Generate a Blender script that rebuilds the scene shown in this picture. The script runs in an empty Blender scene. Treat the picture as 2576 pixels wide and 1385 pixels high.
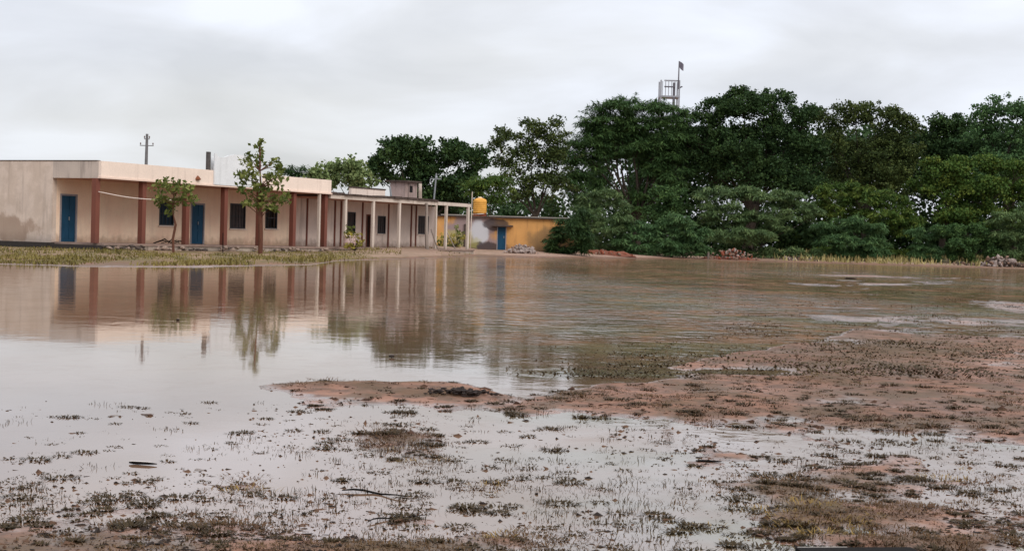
import bpy, bmesh, math, random
import numpy as np
from mathutils import Vector, Matrix
C = bpy.context.scene.collection
rng = np.random.default_rng(7)
random.seed(7)

# ------------------------------------------------------------------ camera
# Working units for reading positions off the photograph: a 2576 x 1385 frame.
F, CX, CY = 3800.0, 1288.0, 692.5
H = 1.10
ROLL = math.atan(.029)
PITCH = math.atan(89.5 / F)
cr, sr, cp, sp = math.cos(ROLL), math.sin(ROLL), math.cos(PITCH), math.sin(PITCH)
u0 = Vector((0, sp, cp)); r0 = Vector((1, 0, 0)); fw = Vector((0, cp, -sp))
rr = cr * r0 + sr * u0
uu = cr * u0 - sr * r0
cam_d = bpy.data.cameras.new('camera')
cam = bpy.data.objects.new('camera', cam_d); C.objects.link(cam)
m = Matrix((rr, uu, -fw)).transposed().to_4x4(); m.translation = Vector((0, 0, H))
cam.matrix_world = m
cam_d.sensor_fit = 'HORIZONTAL'; cam_d.sensor_width = 36.0; cam_d.lens = 36.0 * F / 2576.0
cam_d.clip_start = .1; cam_d.clip_end = 6000
bpy.context.scene.camera = cam

# ------------------------------------------------------------------ sky and sun
SUN_EL, SUN_AZ = math.radians(40), math.radians(140)    # azimuth from +Y clockwise: behind the camera, to its right
world = bpy.data.worlds.new('World'); bpy.context.scene.world = world; world.use_nodes = True
wn, wl = world.node_tree.nodes, world.node_tree.links
wn.clear()
def wnode(t, **k):
    n = wn.new(t)
    for a, b in k.items(): setattr(n, a, b)
    return n
wo = wnode('ShaderNodeOutputWorld'); bg = wnode('ShaderNodeBackground'); bg2 = wnode('ShaderNodeBackground'); add = wnode('ShaderNodeAddShader')
sky = wnode('ShaderNodeTexSky', sky_type='NISHITA', sun_disc=False); sky.sun_elevation = SUN_EL; sky.sun_rotation = SUN_AZ
bg2.inputs['Strength'].default_value = .05
wl.new(sky.outputs[0], bg2.inputs['Color'])
tc = wnode('ShaderNodeTexCoord')
mp = wnode('ShaderNodeMapping'); mp.inputs['Scale'].default_value = (1.0, 1.0, 3.4); mp.inputs['Rotation'].default_value = (0, math.radians(-20), 0)
mp.inputs['Location'].default_value = (.35, .2, .1)
wl.new(tc.outputs['Generated'], mp.inputs['Vector'])
n1 = wnode('ShaderNodeTexNoise'); n1.inputs['Scale'].default_value = 5.6; n1.inputs['Detail'].default_value = 6; n1.inputs['Roughness'].default_value = .48; n1.inputs['Distortion'].default_value = .35
wl.new(mp.outputs[0], n1.inputs['Vector'])
cr1 = wnode('ShaderNodeValToRGB'); e = cr1.color_ramp.elements
e[0].position = .34; e[0].color = (.66, .675, .70, 1); e[1].position = .66; e[1].color = (.86, .89, .955, 1)
x = e.new(.48); x.color = (.74, .755, .785, 1)
wl.new(n1.outputs[0], cr1.inputs[0])
n2 = wnode('ShaderNodeTexNoise'); n2.inputs['Scale'].default_value = 1.7; n2.inputs['Detail'].default_value = 2
wl.new(mp.outputs[0], n2.inputs['Vector'])
cr2 = wnode('ShaderNodeValToRGB'); e = cr2.color_ramp.elements
e[0].position = .38; e[0].color = (1.0, .995, .975, 1); e[1].position = .62; e[1].color = (.975, .995, 1.055, 1)
wl.new(n2.outputs[0], cr2.inputs[0])
mul = wnode('ShaderNodeVectorMath', operation='MULTIPLY'); wl.new(cr1.outputs[0], mul.inputs[0]); wl.new(cr2.outputs[0], mul.inputs[1])
sx = wnode('ShaderNodeSeparateXYZ'); wl.new(tc.outputs['Generated'], sx.inputs[0])
mr = wnode('ShaderNodeMapRange'); mr.inputs[1].default_value = 0; mr.inputs[2].default_value = 1; mr.inputs[3].default_value = .95; mr.inputs[4].default_value = 2.0   # overcast sky: zenith brighter than horizon
wl.new(sx.outputs[2], mr.inputs[0])
sc_ = wnode('ShaderNodeVectorMath', operation='SCALE'); wl.new(mul.outputs[0], sc_.inputs[0]); wl.new(mr.outputs[0], sc_.inputs['Scale'])
wl.new(sc_.outputs[0], bg.inputs['Color']); bg.inputs['Strength'].default_value = .90
wl.new(bg.outputs[0], add.inputs[0]); wl.new(bg2.outputs[0], add.inputs[1]); wl.new(add.outputs[0], wo.inputs['Surface'])
bg2.inputs['Strength'].default_value = .05
sky_gain = wnode('ShaderNodeMixRGB'); sky_gain.inputs[0].default_value = .9; sky_gain.inputs[2].default_value = (0, 0, 0, 1)
wl.new(sky.outputs[0], sky_gain.inputs[1]); wl.new(sky_gain.outputs[0], bg2.inputs['Color'])   # only what thin cloud lets through

sd = bpy.data.lights.new('sun', 'SUN'); sd.energy = 1.5; sd.angle = math.radians(30); sd.color = (1, .95, .88)
so = bpy.data.objects.new('sun', sd); C.objects.link(so)
sdir = Vector((math.sin(SUN_AZ) * math.cos(SUN_EL), math.cos(SUN_AZ) * math.cos(SUN_EL), math.sin(SUN_EL)))
so.rotation_euler = sdir.to_track_quat('Z', 'Y').to_euler(); so.location = sdir * 60
vs = bpy.context.scene.view_settings
vs.view_transform = 'Standard'; vs.look = 'None'; vs.exposure = .12; vs.gamma = 1; vs.use_curve_mapping = False

# ------------------------------------------------------------------ reading positions
CAMP = Vector((0, 0, H))
def ray(x, y): return ((x - CX) / F) * rr + ((CY - y) / F) * uu + fw
def at(x, y, Y):
    d = ray(x, y); return CAMP + d * (Y / d.y)
def ground(x, y, z=0.0):
    d = ray(x, y); return CAMP + d * ((z - H) / d.z)
def project(P):      # numpy N x 3 -> px
    Q = P - np.array(CAMP)
    zf = Q @ np.array(fw); zf = np.where(zf < .01, .01, zf)
    return CX + F * (Q @ np.array(rr)) / zf, CY - F * (Q @ np.array(uu)) / zf
O = at(245, 600, 67.9); O.z = 0
A = Vector((.472, .881, 0)).normalized(); N = Vector((-A.y, A.x, 0)); ANG = math.atan2(A.y, A.x)
def bs(x, y, k=0.0):          # ray meets the vertical plane k metres behind the building's front line -> (along, height)
    d = ray(x, y); o = CAMP - O
    t = (k - o.dot(N)) / d.dot(N); p = o + d * t
    return p.dot(A), p.z
def S(x, k=0.0): return bs(x, 560, k)[0]
def Z(x, y, k=0.0): return bs(x, y, k)[1]

# ------------------------------------------------------------------ material helpers
class NT:
    def __init__(s, name, rough=.8, coords='Object'):
        s.m = bpy.data.materials.new(name); s.m.use_nodes = True
        s.n, s.l = s.m.node_tree.nodes, s.m.node_tree.links
        s.b = s.n['Principled BSDF']; s.b.inputs['Roughness'].default_value = rough
        s.tc = s.n.new('ShaderNodeTexCoord').outputs[coords]
        s.pos = s.n.new('ShaderNodeNewGeometry').outputs['Position']
    def mapped(s, scale, loc=(0, 0, 0), src=None):
        k = s.n.new('ShaderNodeMapping'); k.inputs['Scale'].default_value = scale; k.inputs['Location'].default_value = loc
        s.l.new(src or s.tc, k.inputs['Vector']); return k.outputs[0]
    def noise(s, scale, detail=4, vec=None, rough=.55, dist=0):
        k = s.n.new('ShaderNodeTexNoise'); k.inputs['Scale'].default_value = scale; k.inputs['Detail'].default_value = detail
        k.inputs['Roughness'].default_value = rough; k.inputs['Distortion'].default_value = dist
        s.l.new(vec or s.tc, k.inputs['Vector']); return k.outputs[0]
    def rmap(s, v, a, b, c=0., d=1., smooth=True):
        k = s.n.new('ShaderNodeMapRange'); k.interpolation_type = 'SMOOTHSTEP' if smooth else 'LINEAR'
        s.l.new(v, k.inputs[0])
        for i, q in zip((1, 2, 3, 4), (a, b, c, d)): k.inputs[i].default_value = q
        return k.outputs[0]
    def math(s, op, a, b=None):
        k = s.n.new('ShaderNodeMath'); k.operation = op
        for i, q in enumerate((a, b)):
            if q is None: continue
            if isinstance(q, (int, float)): k.inputs[i].default_value = q
            else: s.l.new(q, k.inputs[i])
        return k.outputs[0]
    def mix(s, fac, a, b, mode='MIX'):
        k = s.n.new('ShaderNodeMixRGB'); k.blend_type = mode
        if isinstance(fac, (int, float)): k.inputs[0].default_value = fac
        else: s.l.new(fac, k.inputs[0])
        for i, q in ((1, a), (2, b)):
            if isinstance(q, tuple): k.inputs[i].default_value = (*q, 1) if len(q) == 3 else q
            else: s.l.new(q, k.inputs[i])
        return k.outputs[0]
    def xyz(s, v=None):
        k = s.n.new('ShaderNodeSeparateXYZ'); s.l.new(v or s.tc, k.inputs[0]); return k.outputs
    def attr(s, name):
        k = s.n.new('ShaderNodeAttribute'); k.attribute_name = name; return k.outputs['Fac']
    def ellipse(s, c, r, wob=.35, wscale=3):       # soft, ragged patch around a point of the object
        v = s.mapped((1 / r[0], 1 / r[1], 1 / r[2]), (-c[0] / r[0], -c[1] / r[1], -c[2] / r[2]))
        k = s.n.new('ShaderNodeVectorMath'); k.operation = 'LENGTH'; s.l.new(v, k.inputs[0])
        d = s.math('ADD', k.outputs['Value'], s.rmap(s.noise(wscale), 0, 1, -wob, wob, False))
        return s.rmap(d, .75, 1.1, 1, 0)
    def bump(s, h, strength=.3, dist=.02):
        k = s.n.new('ShaderNodeBump'); k.inputs['Strength'].default_value = strength; k.inputs['Distance'].default_value = dist
        s.l.new(h, k.inputs['Height']); s.l.new(k.outputs[0], s.b.inputs['Normal'])
    def col(s, c):
        if isinstance(c, tuple): s.b.inputs['Base Color'].default_value = (*c, 1)
        else: s.l.new(c, s.b.inputs['Base Color'])
    def set(s, k, v):
        if isinstance(v, (int, float)): s.b.inputs[k].default_value = v
        else: s.l.new(v, s.b.inputs[k])

def plaster(name, base, streak=.35, mottle=.25, stain=(.16, .12, .09), basedirt=.6, floor=.41, extra=None, rough=.85):
    t = NT(name, rough)
    m1 = t.rmap(t.noise(.7, 5), .3, .7, 0, 1)
    c = t.mix(t.math('MULTIPLY', m1, mottle), base, tuple(v * .62 for v in base))
    st = t.rmap(t.noise(2.2, 4, t.mapped((1.6, 1.6, .16))), .50, .74)
    c = t.mix(t.math('MULTIPLY', st, streak), c, stain)
    z = t.xyz()[2]
    h = t.math('ADD', z, t.rmap(t.noise(3.5, 4), 0, 1, -.35, .35, False))
    c = t.mix(t.math('MULTIPLY', t.rmap(h, floor - .05, floor + .52, 1, 0), basedirt), c, tuple(v * .8 for v in stain))
    fine = t.noise(26, 3); c = t.mix(t.rmap(fine, .35, .75, 0, .14), c, (.1, .08, .07))
    if extra: c = extra(t, c)
    t.col(c); t.bump(t.noise(14, 5), .25, .02); return t.m
def plain(name, c, rough=.6, var=.25, scale=6, metal=0, stretch=(1, 1, 1)):
    t = NT(name, rough); k = t.rmap(t.noise(scale, 4, t.mapped(stretch)), .3, .7, 0, var)
    t.col(t.mix(k, c, tuple(v * .45 for v in c))); t.set('Metallic', metal); t.set('Specular IOR Level', .5 if metal or rough < .5 else .15); t.bump(t.noise(scale * 4, 3), .2, .01); return t.m

SAL = (.60, .40, .30)
M = {}
def end_extra(t, c):
    c = t.mix(t.math('MULTIPLY', t.ellipse((0, 6.2, .95), (3, 2.5, .70), .75, 1.6), .62), c, (.22, .125, .07))
    c = t.mix(t.math('MULTIPLY', t.rmap(t.noise(1.2, 5), .42, .62), .34), c, (.36, .27, .20))
    return c
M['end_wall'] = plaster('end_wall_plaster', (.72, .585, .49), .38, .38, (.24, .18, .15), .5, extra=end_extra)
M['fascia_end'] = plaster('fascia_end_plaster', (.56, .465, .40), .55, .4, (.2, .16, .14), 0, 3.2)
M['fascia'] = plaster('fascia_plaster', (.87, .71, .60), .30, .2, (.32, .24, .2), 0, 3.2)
M['lip'] = plaster('drip_edge_plaster', (.83, .63, .52), .15, .2, (.3, .2, .15), 0, 3.2)
M['salmon'] = plaster('salmon_wall_paint', (.90, .68, .50), .18, .22, (.36, .22, .14), .75, extra=lambda t, c: t.mix(t.rmap(t.noise(.9, 3), .4, .68, 0, .35), c, (.76, .46, .33)))
M['pink'] = plaster('pale_pink_wall_paint', (.78, .64, .55), .5, .45, (.26, .17, .13), .8)
M['ceil'] = plaster('ceiling_plaster', (.52, .27, .19), .2, .3, (.2, .1, .07), 0)
M['column'] = plaster('red_brown_column_paint', (.175, .050, .029), .3, .35, (.07, .03, .02), .3)
M['cabin'] = plaster('peeling_cabin_plaster', (.52, .38, .34), .8, .8, (.10, .07, .06), 0)
M['white_post'] = plaster('white_post_paint', (.62, .52, .44), .5, .25, (.3, .22, .16), .6, .3)
M['grey_post'] = plaster('weathered_post_paint', (.33, .27, .23), .5, .4, (.1, .07, .05), .5, .3)
M['floor'] = plain('verandah_floor_cement', (.30, .21, .17), .6, .5, 2)
M['plinth'] = plaster('broken_plinth_plaster', (.52, .42, .34), .7, .5, (.09, .06, .045), .55, -.05)
M['black_plinth'] = plaster('damp_black_plinth', (.03, .021, .017), .5, .5, (.015, .012, .01), .8, .1)
M['stone'] = plain('plinth_stone', (.34, .25, .2), .9, .6, 5)
M['roof_dark'] = plain('weathered_roof_edge', (.09, .065, .055), .95, .6, 3)
M['roof_top'] = plain('roof_cement', (.30, .27, .24), .9, .4, 1)
M['board'] = plaster('white_board_paint', (.78, .79, .80), .22, .25, (.45, .45, .44), 0)
M['board_side'] = plain('grey_board_edge', (.10, .09, .085), .9, .4)
M['door'] = plain('blue_door_paint', (.012, .060, .115), .5, .35, 4, 0, (1, 1, .3))
M['door_frame'] = plain('grey_door_frame', (.30, .27, .28), .7, .3)
M['door_dark'] = plain('dark_brown_door', (.030, .014, .010), .8, .4)
M['shutter'] = plain('dark_blue_grey_shutter', (.018, .035, .055), .6, .3)
M['shutter_grey'] = plain('grey_brown_shutter', (.085, .068, .066), .75, .4)
M['bar'] = plain('window_bar_iron', (.05, .05, .055), .5, .3, 6, .5)
M['dark'] = plain('painted_dim_room', (.02, .018, .018), .9, .2)  # near-black colour standing in for an unlit interior
M['metal'] = plain('galvanised_steel', (.30, .31, .32), .5, .3, 6, .6)
M['pole'] = plain('concrete_pole', (.16, .15, .15), .85, .3)
M['ceramic'] = plain('brown_insulator', (.08, .035, .025), .3, .2)
M['cord'] = plain('white_cord', (.78, .66, .58), .8, .1)
M['rust'] = plain('rusty_fitting', (.22, .08, .04), .9, .4)
M['tank'] = plain('orange_tank_plastic', (.72, .35, .07), .55, .4, 3)
M['brick_red'] = plain('red_brick', (.28, .085, .05), .95, .5, 12)
M['flag'] = plain('grey_flag_cloth', (.20, .18, .22), .9, .2)
M['tower'] = plain('pale_tower_paint', (.34, .34, .37), .7, .3)
M['tower_dark'] = plain('dark_tower_steel', (.14, .13, .15), .7, .3)
M['wood_dark'] = plain('wet_dark_wood', (.007, .005, .004), .9, .5, 9, 0, (.2, 3, 3))
M['wood_pale'] = plain('bleached_wood', (.72, .66, .60), .6, .3, 9)
M['drum'] = plaster('pink_drum_paint', (.62, .46, .42), .3, .3, (.3, .1, .08), .5, .1)
M['rubble1'] = plain('pale_rubble', (.34, .27, .24), .9, .5, 7)
M['rubble2'] = plain('brown_rubble', (.24, .15, .11), .95, .5, 7)
M['rubble3'] = plain('dark_rubble', (.085, .065, .055), .95, .5, 7)
M['clod'] = plain('wet_black_clod', (.028, .018, .014), .7, .5, 30)
M['mud_clod'] = plain('brown_mud_crumb', (.12, .065, .04), .7, .5, 20)
M['mud_clod2'] = plain('dark_mud_crumb', (.075, .038, .024), .8, .5, 20)
M['bark'] = plain('grey_brown_bark', (.055, .042, .033), .95, .6, 3, 0, (3, 3, .5))
M['bark_red'] = plain('red_brown_bark', (.13, .055, .035), .9, .5, 6, 0, (3, 3, .5))
M['red_earth'] = plain('red_earth', (.20, .072, .045), .95, .6, 3)

def yw_extra(t, c):
    gx = at(1206, 590, 108.0)
    c = t.mix(t.ellipse((at(1187, 600, 108).x, 108, 1.6), (1.9, 9, 1.7), .5, 1.3), c, (.28, .20, .19))
    c = t.mix(t.ellipse((gx.x, 108, 1.55), (.70, 9, .98), .35, 1.6), c, (.50, .49, .51))
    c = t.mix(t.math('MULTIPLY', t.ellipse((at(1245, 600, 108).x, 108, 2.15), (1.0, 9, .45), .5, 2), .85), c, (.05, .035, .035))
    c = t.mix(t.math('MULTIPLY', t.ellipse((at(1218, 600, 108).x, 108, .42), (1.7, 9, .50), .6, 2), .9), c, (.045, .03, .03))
    c = t.mix(t.math('MULTIPLY', t.ellipse((at(1400, 600, 108).x, 108, .9), (2.2, 9, 1.3), .5, 1), .6), c, (.12, .09, .05))
    return t.mix(t.math('MULTIPLY', t.ellipse((at(1150, 600, 108).x, 108, .9), (1.6, 9, .8), .5, 1.6), .55), c, (.40, .36, .10))
M['yellow'] = plaster('ochre_yellow_wall_paint', (.66, .33, .10), .4, .5, (.28, .12, .05), .7, .35, extra=yw_extra)

# foliage: hue varies leaf by leaf and clump by clump
def leafmat(name, a, b, c_, transl=.14):
    t = NT(name, .55)
    v = t.attr('v'); col = t.mix(t.rmap(v, 0, .5, 0, 1, False), a, b); col = t.mix(t.rmap(v, .55, 1, 0, 1, False), col, c_)
    t.col(col); t.set('Specular IOR Level', .08)
    tr = t.n.new('ShaderNodeBsdfTranslucent'); t.l.new(col, tr.inputs[0])
    mx = t.n.new('ShaderNodeMixShader'); mx.inputs[0].default_value = transl
    out = t.n['Material Output']; t.l.new(t.b.outputs[0], mx.inputs[1]); t.l.new(tr.outputs[0], mx.inputs[2]); t.l.new(mx.outputs[0], out.inputs['Surface'])
    return t.m
LM = {
    'dark': leafmat('dark_green_leaves', (.022, .046, .018), (.036, .068, .023), (.064, .104, .030)),
    'olive': leafmat('olive_leaves', (.032, .048, .018), (.052, .074, .022), (.10, .12, .032)),
    'acacia': leafmat('fine_acacia_leaves', (.032, .066, .024), (.054, .104, .034), (.10, .165, .048)),
    'blue': leafmat('blue_green_leaves', (.042, .088, .036), (.070, .134, .050), (.13, .21, .075)),
    'grey': leafmat('grey_green_leaves', (.062, .105, .046), (.10, .155, .060), (.18, .24, .09)),
    'yellow': leafmat('yellow_green_leaves', (.042, .078, .019), (.068, .120, .026), (.16, .19, .034)),
    'pale': leafmat('pale_green_leaves', (.09, .13, .05), (.16, .21, .08), (.30, .36, .15)),
    'teak': leafmat('broad_green_leaves', (.06, .085, .022), (.12, .145, .036), (.28, .29, .09), .35),
    'vine': leafmat('yellow_vine_leaves', (.20, .18, .03), (.30, .24, .05), (.14, .14, .03)),
    'tuft': leafmat('wet_olive_grass', (.034, .024, .012), (.056, .038, .018), (.095, .065, .028), .1),
    'tuftb': leafmat('brown_dead_grass', (.070, .036, .018), (.11, .062, .028), (.17, .11, .045), .1),
    'tufty': leafmat('straw_grass', (.16, .10, .035), (.26, .17, .05), (.36, .26, .08), .1),
    'bank': leafmat('yellow_bank_grass', (.10, .088, .030), (.17, .135, .040), (.26, .205, .070), .1),
    'strip': leafmat('dry_shore_grass', (.16, .16, .06), (.30, .25, .10), (.46, .37, .17), .1),
}

# ------------------------------------------------------------------ object helpers
def link(o, parent=None):
    C.objects.link(o)
    if parent is not None: o.parent = parent
    return o
def tag(o, label, cat, group=None):
    o['label'] = label; o['category'] = cat
    if group: o['group'] = group
    return o
def thing(name, label, cat, loc=(0, 0, 0), rz=0, group=None):
    o = bpy.data.objects.new(name, None); link(o); o.location = loc; o.rotation_euler.z = rz; o.empty_display_size = .2
    return tag(o, label, cat, group)
class MB:
    def __init__(s): s.v = []; s.f = []
    def box(s, x0, x1, y0, y1, z0, z1, taper=0):
        n = len(s.v)
        for z in (z0, z1):
            t = taper if z == z1 else 0
            s.v += [(x0 + t, y0 + t, z), (x1 - t, y0 + t, z), (x1 - t, y1 - t, z), (x0 + t, y1 - t, z)]
        s.f += [tuple(n + i for i in q) for q in ((3, 2, 1, 0), (4, 5, 6, 7), (0, 1, 5, 4), (1, 2, 6, 5), (2, 3, 7, 6), (3, 0, 4, 7))]
        return s
    def tube(s, pts, rads, sides=6, cap=True):
        pts = [Vector(p) for p in pts]; n0 = len(s.v)
        if isinstance(rads, (int, float)): rads = [rads] * len(pts)
        for i, p in enumerate(pts):
            d = (pts[min(i + 1, len(pts) - 1)] - pts[max(i - 1, 0)]).normalized()
            a = Vector((1, 0, 0)) if abs(d.x) < .8 else Vector((0, 1, 0))
            e1 = d.cross(a).normalized(); e2 = d.cross(e1)
            for k in range(sides):
                t = 2 * math.pi * k / sides
                s.v.append(tuple(p + (e1 * math.cos(t) + e2 * math.sin(t)) * rads[i]))
        for i in range(len(pts) - 1):
            for k in range(sides):
                a = n0 + i * sides + k; b = n0 + i * sides + (k + 1) % sides
                s.f.append((a, b, b + sides, a + sides))
        if cap:
            s.f.append(tuple(n0 + k for k in range(sides))[::-1]); s.f.append(tuple(n0 + (len(pts) - 1) * sides + k for k in range(sides)))
        return s
    def lathe(s, prof, sides=20, c=(0, 0)):
        n0 = len(s.v)
        for r, z in prof:
            for k in range(sides):
                t = 2 * math.pi * k / sides; s.v.append((c[0] + r * math.cos(t), c[1] + r * math.sin(t), z))
        for i in range(len(prof) - 1):
            for k in range(sides):
                a = n0 + i * sides + k; b = n0 + i * sides + (k + 1) % sides
                s.f.append((a, b, b + sides, a + sides))
        s.f.append(tuple(n0 + k for k in range(sides))[::-1]); s.f.append(tuple(n0 + (len(prof) - 1) * sides + k for k in range(sides)))
        return s
    def mesh(s, name, mat, smooth=False):
        me = bpy.data.meshes.new(name); me.from_pydata(s.v, [], s.f); me.materials.append(mat)
        if smooth: me.shade_smooth()
        me.update(); return me
    def build(s, name, mat, parent=None, smooth=False):
        return link(bpy.data.objects.new(name, s.mesh(name, mat, smooth)), parent)
def part(name, parent, mat, *boxes):
    b = MB()
    for q in boxes: b.box(*q)
    return b.build(name, mat, parent)
def npmesh(name, verts, faces_n, mat, v=None, parent=None):     # verts (N,3); faces_n = vertices per face, consecutive
    me = bpy.data.meshes.new(name); n = len(verts); nf = n // faces_n
    me.vertices.add(n); me.vertices.foreach_set('co', verts.astype(np.float32).ravel())
    me.loops.add(n); me.loops.foreach_set('vertex_index', np.arange(n, dtype=np.int32))
    me.polygons.add(nf); me.polygons.foreach_set('loop_start', np.arange(0, n, faces_n, dtype=np.int32))
    if v is not None:
        a = me.attributes.new('v', 'FLOAT', 'POINT'); a.data.foreach_set('value', v.astype(np.float32))
    me.materials.append(mat); me.update(calc_edges=True)
    return link(bpy.data.objects.new(name, me), parent)

# ------------------------------------------------------------------ noise
_tab = np.random.default_rng(3).random((256, 256))
def vn(x, y):
    xi = np.floor(x).astype(int); yi = np.floor(y).astype(int); fx = x - xi; fy = y - yi
    fx = fx * fx * (3 - 2 * fx); fy = fy * fy * (3 - 2 * fy)
    g = lambda a, b: _tab[a % 256, b % 256]
    return (g(xi, yi) * (1 - fx) + g(xi + 1, yi) * fx) * (1 - fy) + (g(xi, yi + 1) * (1 - fx) + g(xi + 1, yi + 1) * fx) * fy
def fbm(x, y, o=4, s=0):
    r = 0; a = .5; t = 0
    for i in range(o):
        r = r + a * vn(x + 17.3 * (i + s), y + 9.1 * (i + 2 * s)); t += a; a *= .5; x = x * 2.03; y = y * 2.03
    return r / t - .5
def sst(e0, e1, x):
    t = np.clip((x - e0) / (e1 - e0), 0, 1); return t * t * (3 - 2 * t)

# ------------------------------------------------------------------ ground relief
YFAR = ([-3000, -400, 0, 260, 500, 780, 850, 1000, 1200, 1350, 1700, 2100, 2576, 3400, 6000], [662, 666, 668, 677, 678, 669, 657, 652, 644, 648, 651, 662, 676, 690, 720])
YNEAR = ([-3000, 0, 300, 520, 640, 760, 900, 1060, 1300, 1480, 1620, 1760, 1900, 2040, 2150, 2400, 2576, 6000], [1015, 1008, 992, 985, 968, 958, 948, 944, 968, 958, 935, 905, 880, 852, 830, 838, 852, 900])
YBAR = ([-3000, 0, 560, 700, 800, 950, 1100, 1300, 1500, 1700, 1850, 2000, 2150, 2300, 2420, 2576, 6000], [1000, 990, 985, 1000, 1012, 1022, 1035, 1048, 1056, 1062, 1048, 1062, 1085, 1100, 1110, 1118, 1200])
BLOBS = [  # x, y, rx, ry, metres
    (980, 1105, 110, 28, .016), (1060, 1150, 90, 22, .018), (1190, 1085, 90, 14, .008), (1120, 1180, 60, 16, .012),
    (250, 1045, 150, 10, .013), (820, 1020, 120, 10, .008),
    (1300, 1150, 120, 14, .009), (1530, 1095, 60, 12, .006), (1650, 1160, 120, 12, .008), (1880, 1150, 110, 14, .010),
    (2000, 1075, 80, 12, .012), (2080, 1125, 70, 16, .008), (2250, 1160, 70, 18, .009),
    (2000, 1225, 170, 30, .020), (2080, 1290, 220, 40, .024), (2200, 1180, 150, 16, .012), (2350, 1220, 160, 22, .014),
    (2420, 1330, 260, 60, .018), (2200, 1370, 300, 26, .02), (2000, 1345, 120, 20, .012),
    (1250, 1240, 130, 22, .007), (1180, 1215, 60, 14, .006), (1270, 1355, 130, 20, .016), (1000, 1380, 300, 26, .018), (1060, 1310, 120, 14, .010), (1500, 1385, 150, 20, .012),
    (100, 1385, 420, 62, .015), (560, 1330, 260, 22, .011), (60, 1240, 90, 20, .005), (620, 1230, 70, 16, .010), (330, 1285, 300, 16, .008), (700, 1385, 200, 30, .016),
    # water lying on the bar
    (1800, 935, 190, 13, -.020), (1640, 950, 120, 12, -.016), (1780, 985, 190, 10, -.013), (1400, 975, 120, 6, -.007), (900, 978, 120, 3, -.004),
    (1280, 975, 60, 5, -.006), (2060, 1010, 120, 8, -.006),
    (800, 967, 160, 7, .010), (1000, 972, 120, 8, .010), (1160, 992, 110, 7, .030),
    (2350, 900, 200, 30, .012), (2000, 960, 200, 14, .010),
]
def relief(X, Y, px, py):
    """height of the ground above the water; px, py are the same spots read on the photograph's grid"""
    D = Y
    yf = np.interp(px, *YFAR); ynr = np.interp(px, *YNEAR); yb = np.interp(px, *YBAR)
    yh = 603 + .029 * (px - 1288)
    inv = lambda yy: F * H / np.maximum(yy - yh, 1.)
    Df, Dn, Db = inv(yf), inv(ynr), inv(yb)
    n_lo = fbm(X * .22, Y * .12, 4, 1); n_md = fbm(X * 1.1, Y * .7, 4, 2); n_hi = fbm(X * 7, Y * 4.5, 3, 3); n_mm = fbm(X * 2.8, Y * 1.8, 4, 7)
    left = 1 - sst(700, 1100, px)
    d = D - Df
    far = left * np.clip(d * .0045, -.05, .11) + (1 - left) * np.clip(d * .030, -.05, .50)
    far = far + (n_lo * .08 + n_md * .03) * np.clip(.35 + d * .06, 0, 1)
    # pond floor: deep to the left, ridged and shallow to the right
    deep = np.where(px < 1500, 1, 1 - sst(1500, 2100, px))
    pond = -.02 - .05 * deep * sst(0, 8, D - Dn)
    ridge = fbm(X * .30, Y * .22, 5, 5) + .25 * n_mm
    pond = np.maximum(pond, np.where(deep < 1, -.0045 + .040 * ridge - .06 * deep - .01 * sst(70, 100, D), -1))
    mix_far = sst(-4, 3, d)
    h = pond * (1 - mix_far) + far * mix_far
    bar_w = sst(-.7, 1.0, Dn - D + n_md * 2.2) * sst(-.5, .7, D - Db + n_md * 1.2) * sst(560, 780, px + n_md * 150)
    low = -.0085 + n_md * .014 + n_mm * .022 + n_hi * .013
    low = low - .010 * sst(500, 100, px) * sst(1190, 1100, py) * 1.0
    bar = .015 + n_lo * .03 + n_md * .030 + n_mm * .022 + n_hi * .014
    for (bx, by, rx, ry, a) in BLOBS:
        g = a * np.exp(-(((px - bx) / rx) ** 2 + ((py - by) / ry) ** 2) * 1.1)
        low = low + g; bar = bar + g * 1.1
    near = low * (1 - bar_w) + bar * bar_w
    t = sst(-.6, .9, Dn - D + n_md * 1.6)
    h = h * (1 - t) + near * t
    return h

# rows spaced ever wider with distance, columns fanning out
ys = np.concatenate([np.linspace(2350, 1420, 40)[:-1], np.linspace(1420, 640, 400)])
rows = [F * H / (y - 603) for y in ys] + [120, 130, 145, 170, 220, 320, 500, 900, 1800, 3500]
cols = np.concatenate([np.linspace(-9000, -500, 40)[:-1], np.linspace(-500, 3100, 620), np.linspace(3100, 11000, 40)[1:]])
R = np.array(rows); U = (cols - 1288) / F
GY = np.repeat(R[:, None], len(U), 1); GX = R[:, None] * U[None, :]
P = np.stack([GX.ravel(), GY.ravel(), np.zeros(GX.size)], 1)
px, py = project(P)
gz = relief(P[:, 0], P[:, 1], px, py)
P[:, 2] = gz
nr, nc = GX.shape
idx = np.arange(nr * nc).reshape(nr, nc)
quads = np.stack([idx[:-1, :-1], idx[:-1, 1:], idx[1:, 1:], idx[1:, :-1]], -1).reshape(-1, 4)
me = bpy.data.meshes.new('ground')
me.vertices.add(len(P)); me.vertices.foreach_set('co', P.astype(np.float32).ravel())
me.loops.add(quads.size); me.loops.foreach_set('vertex_index', quads.astype(np.int32).ravel())
me.polygons.add(len(quads)); me.polygons.foreach_set('loop_start', np.arange(0, quads.size, 4, dtype=np.int32))
me.polygons.foreach_set('use_smooth', np.ones(len(quads), bool))
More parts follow.
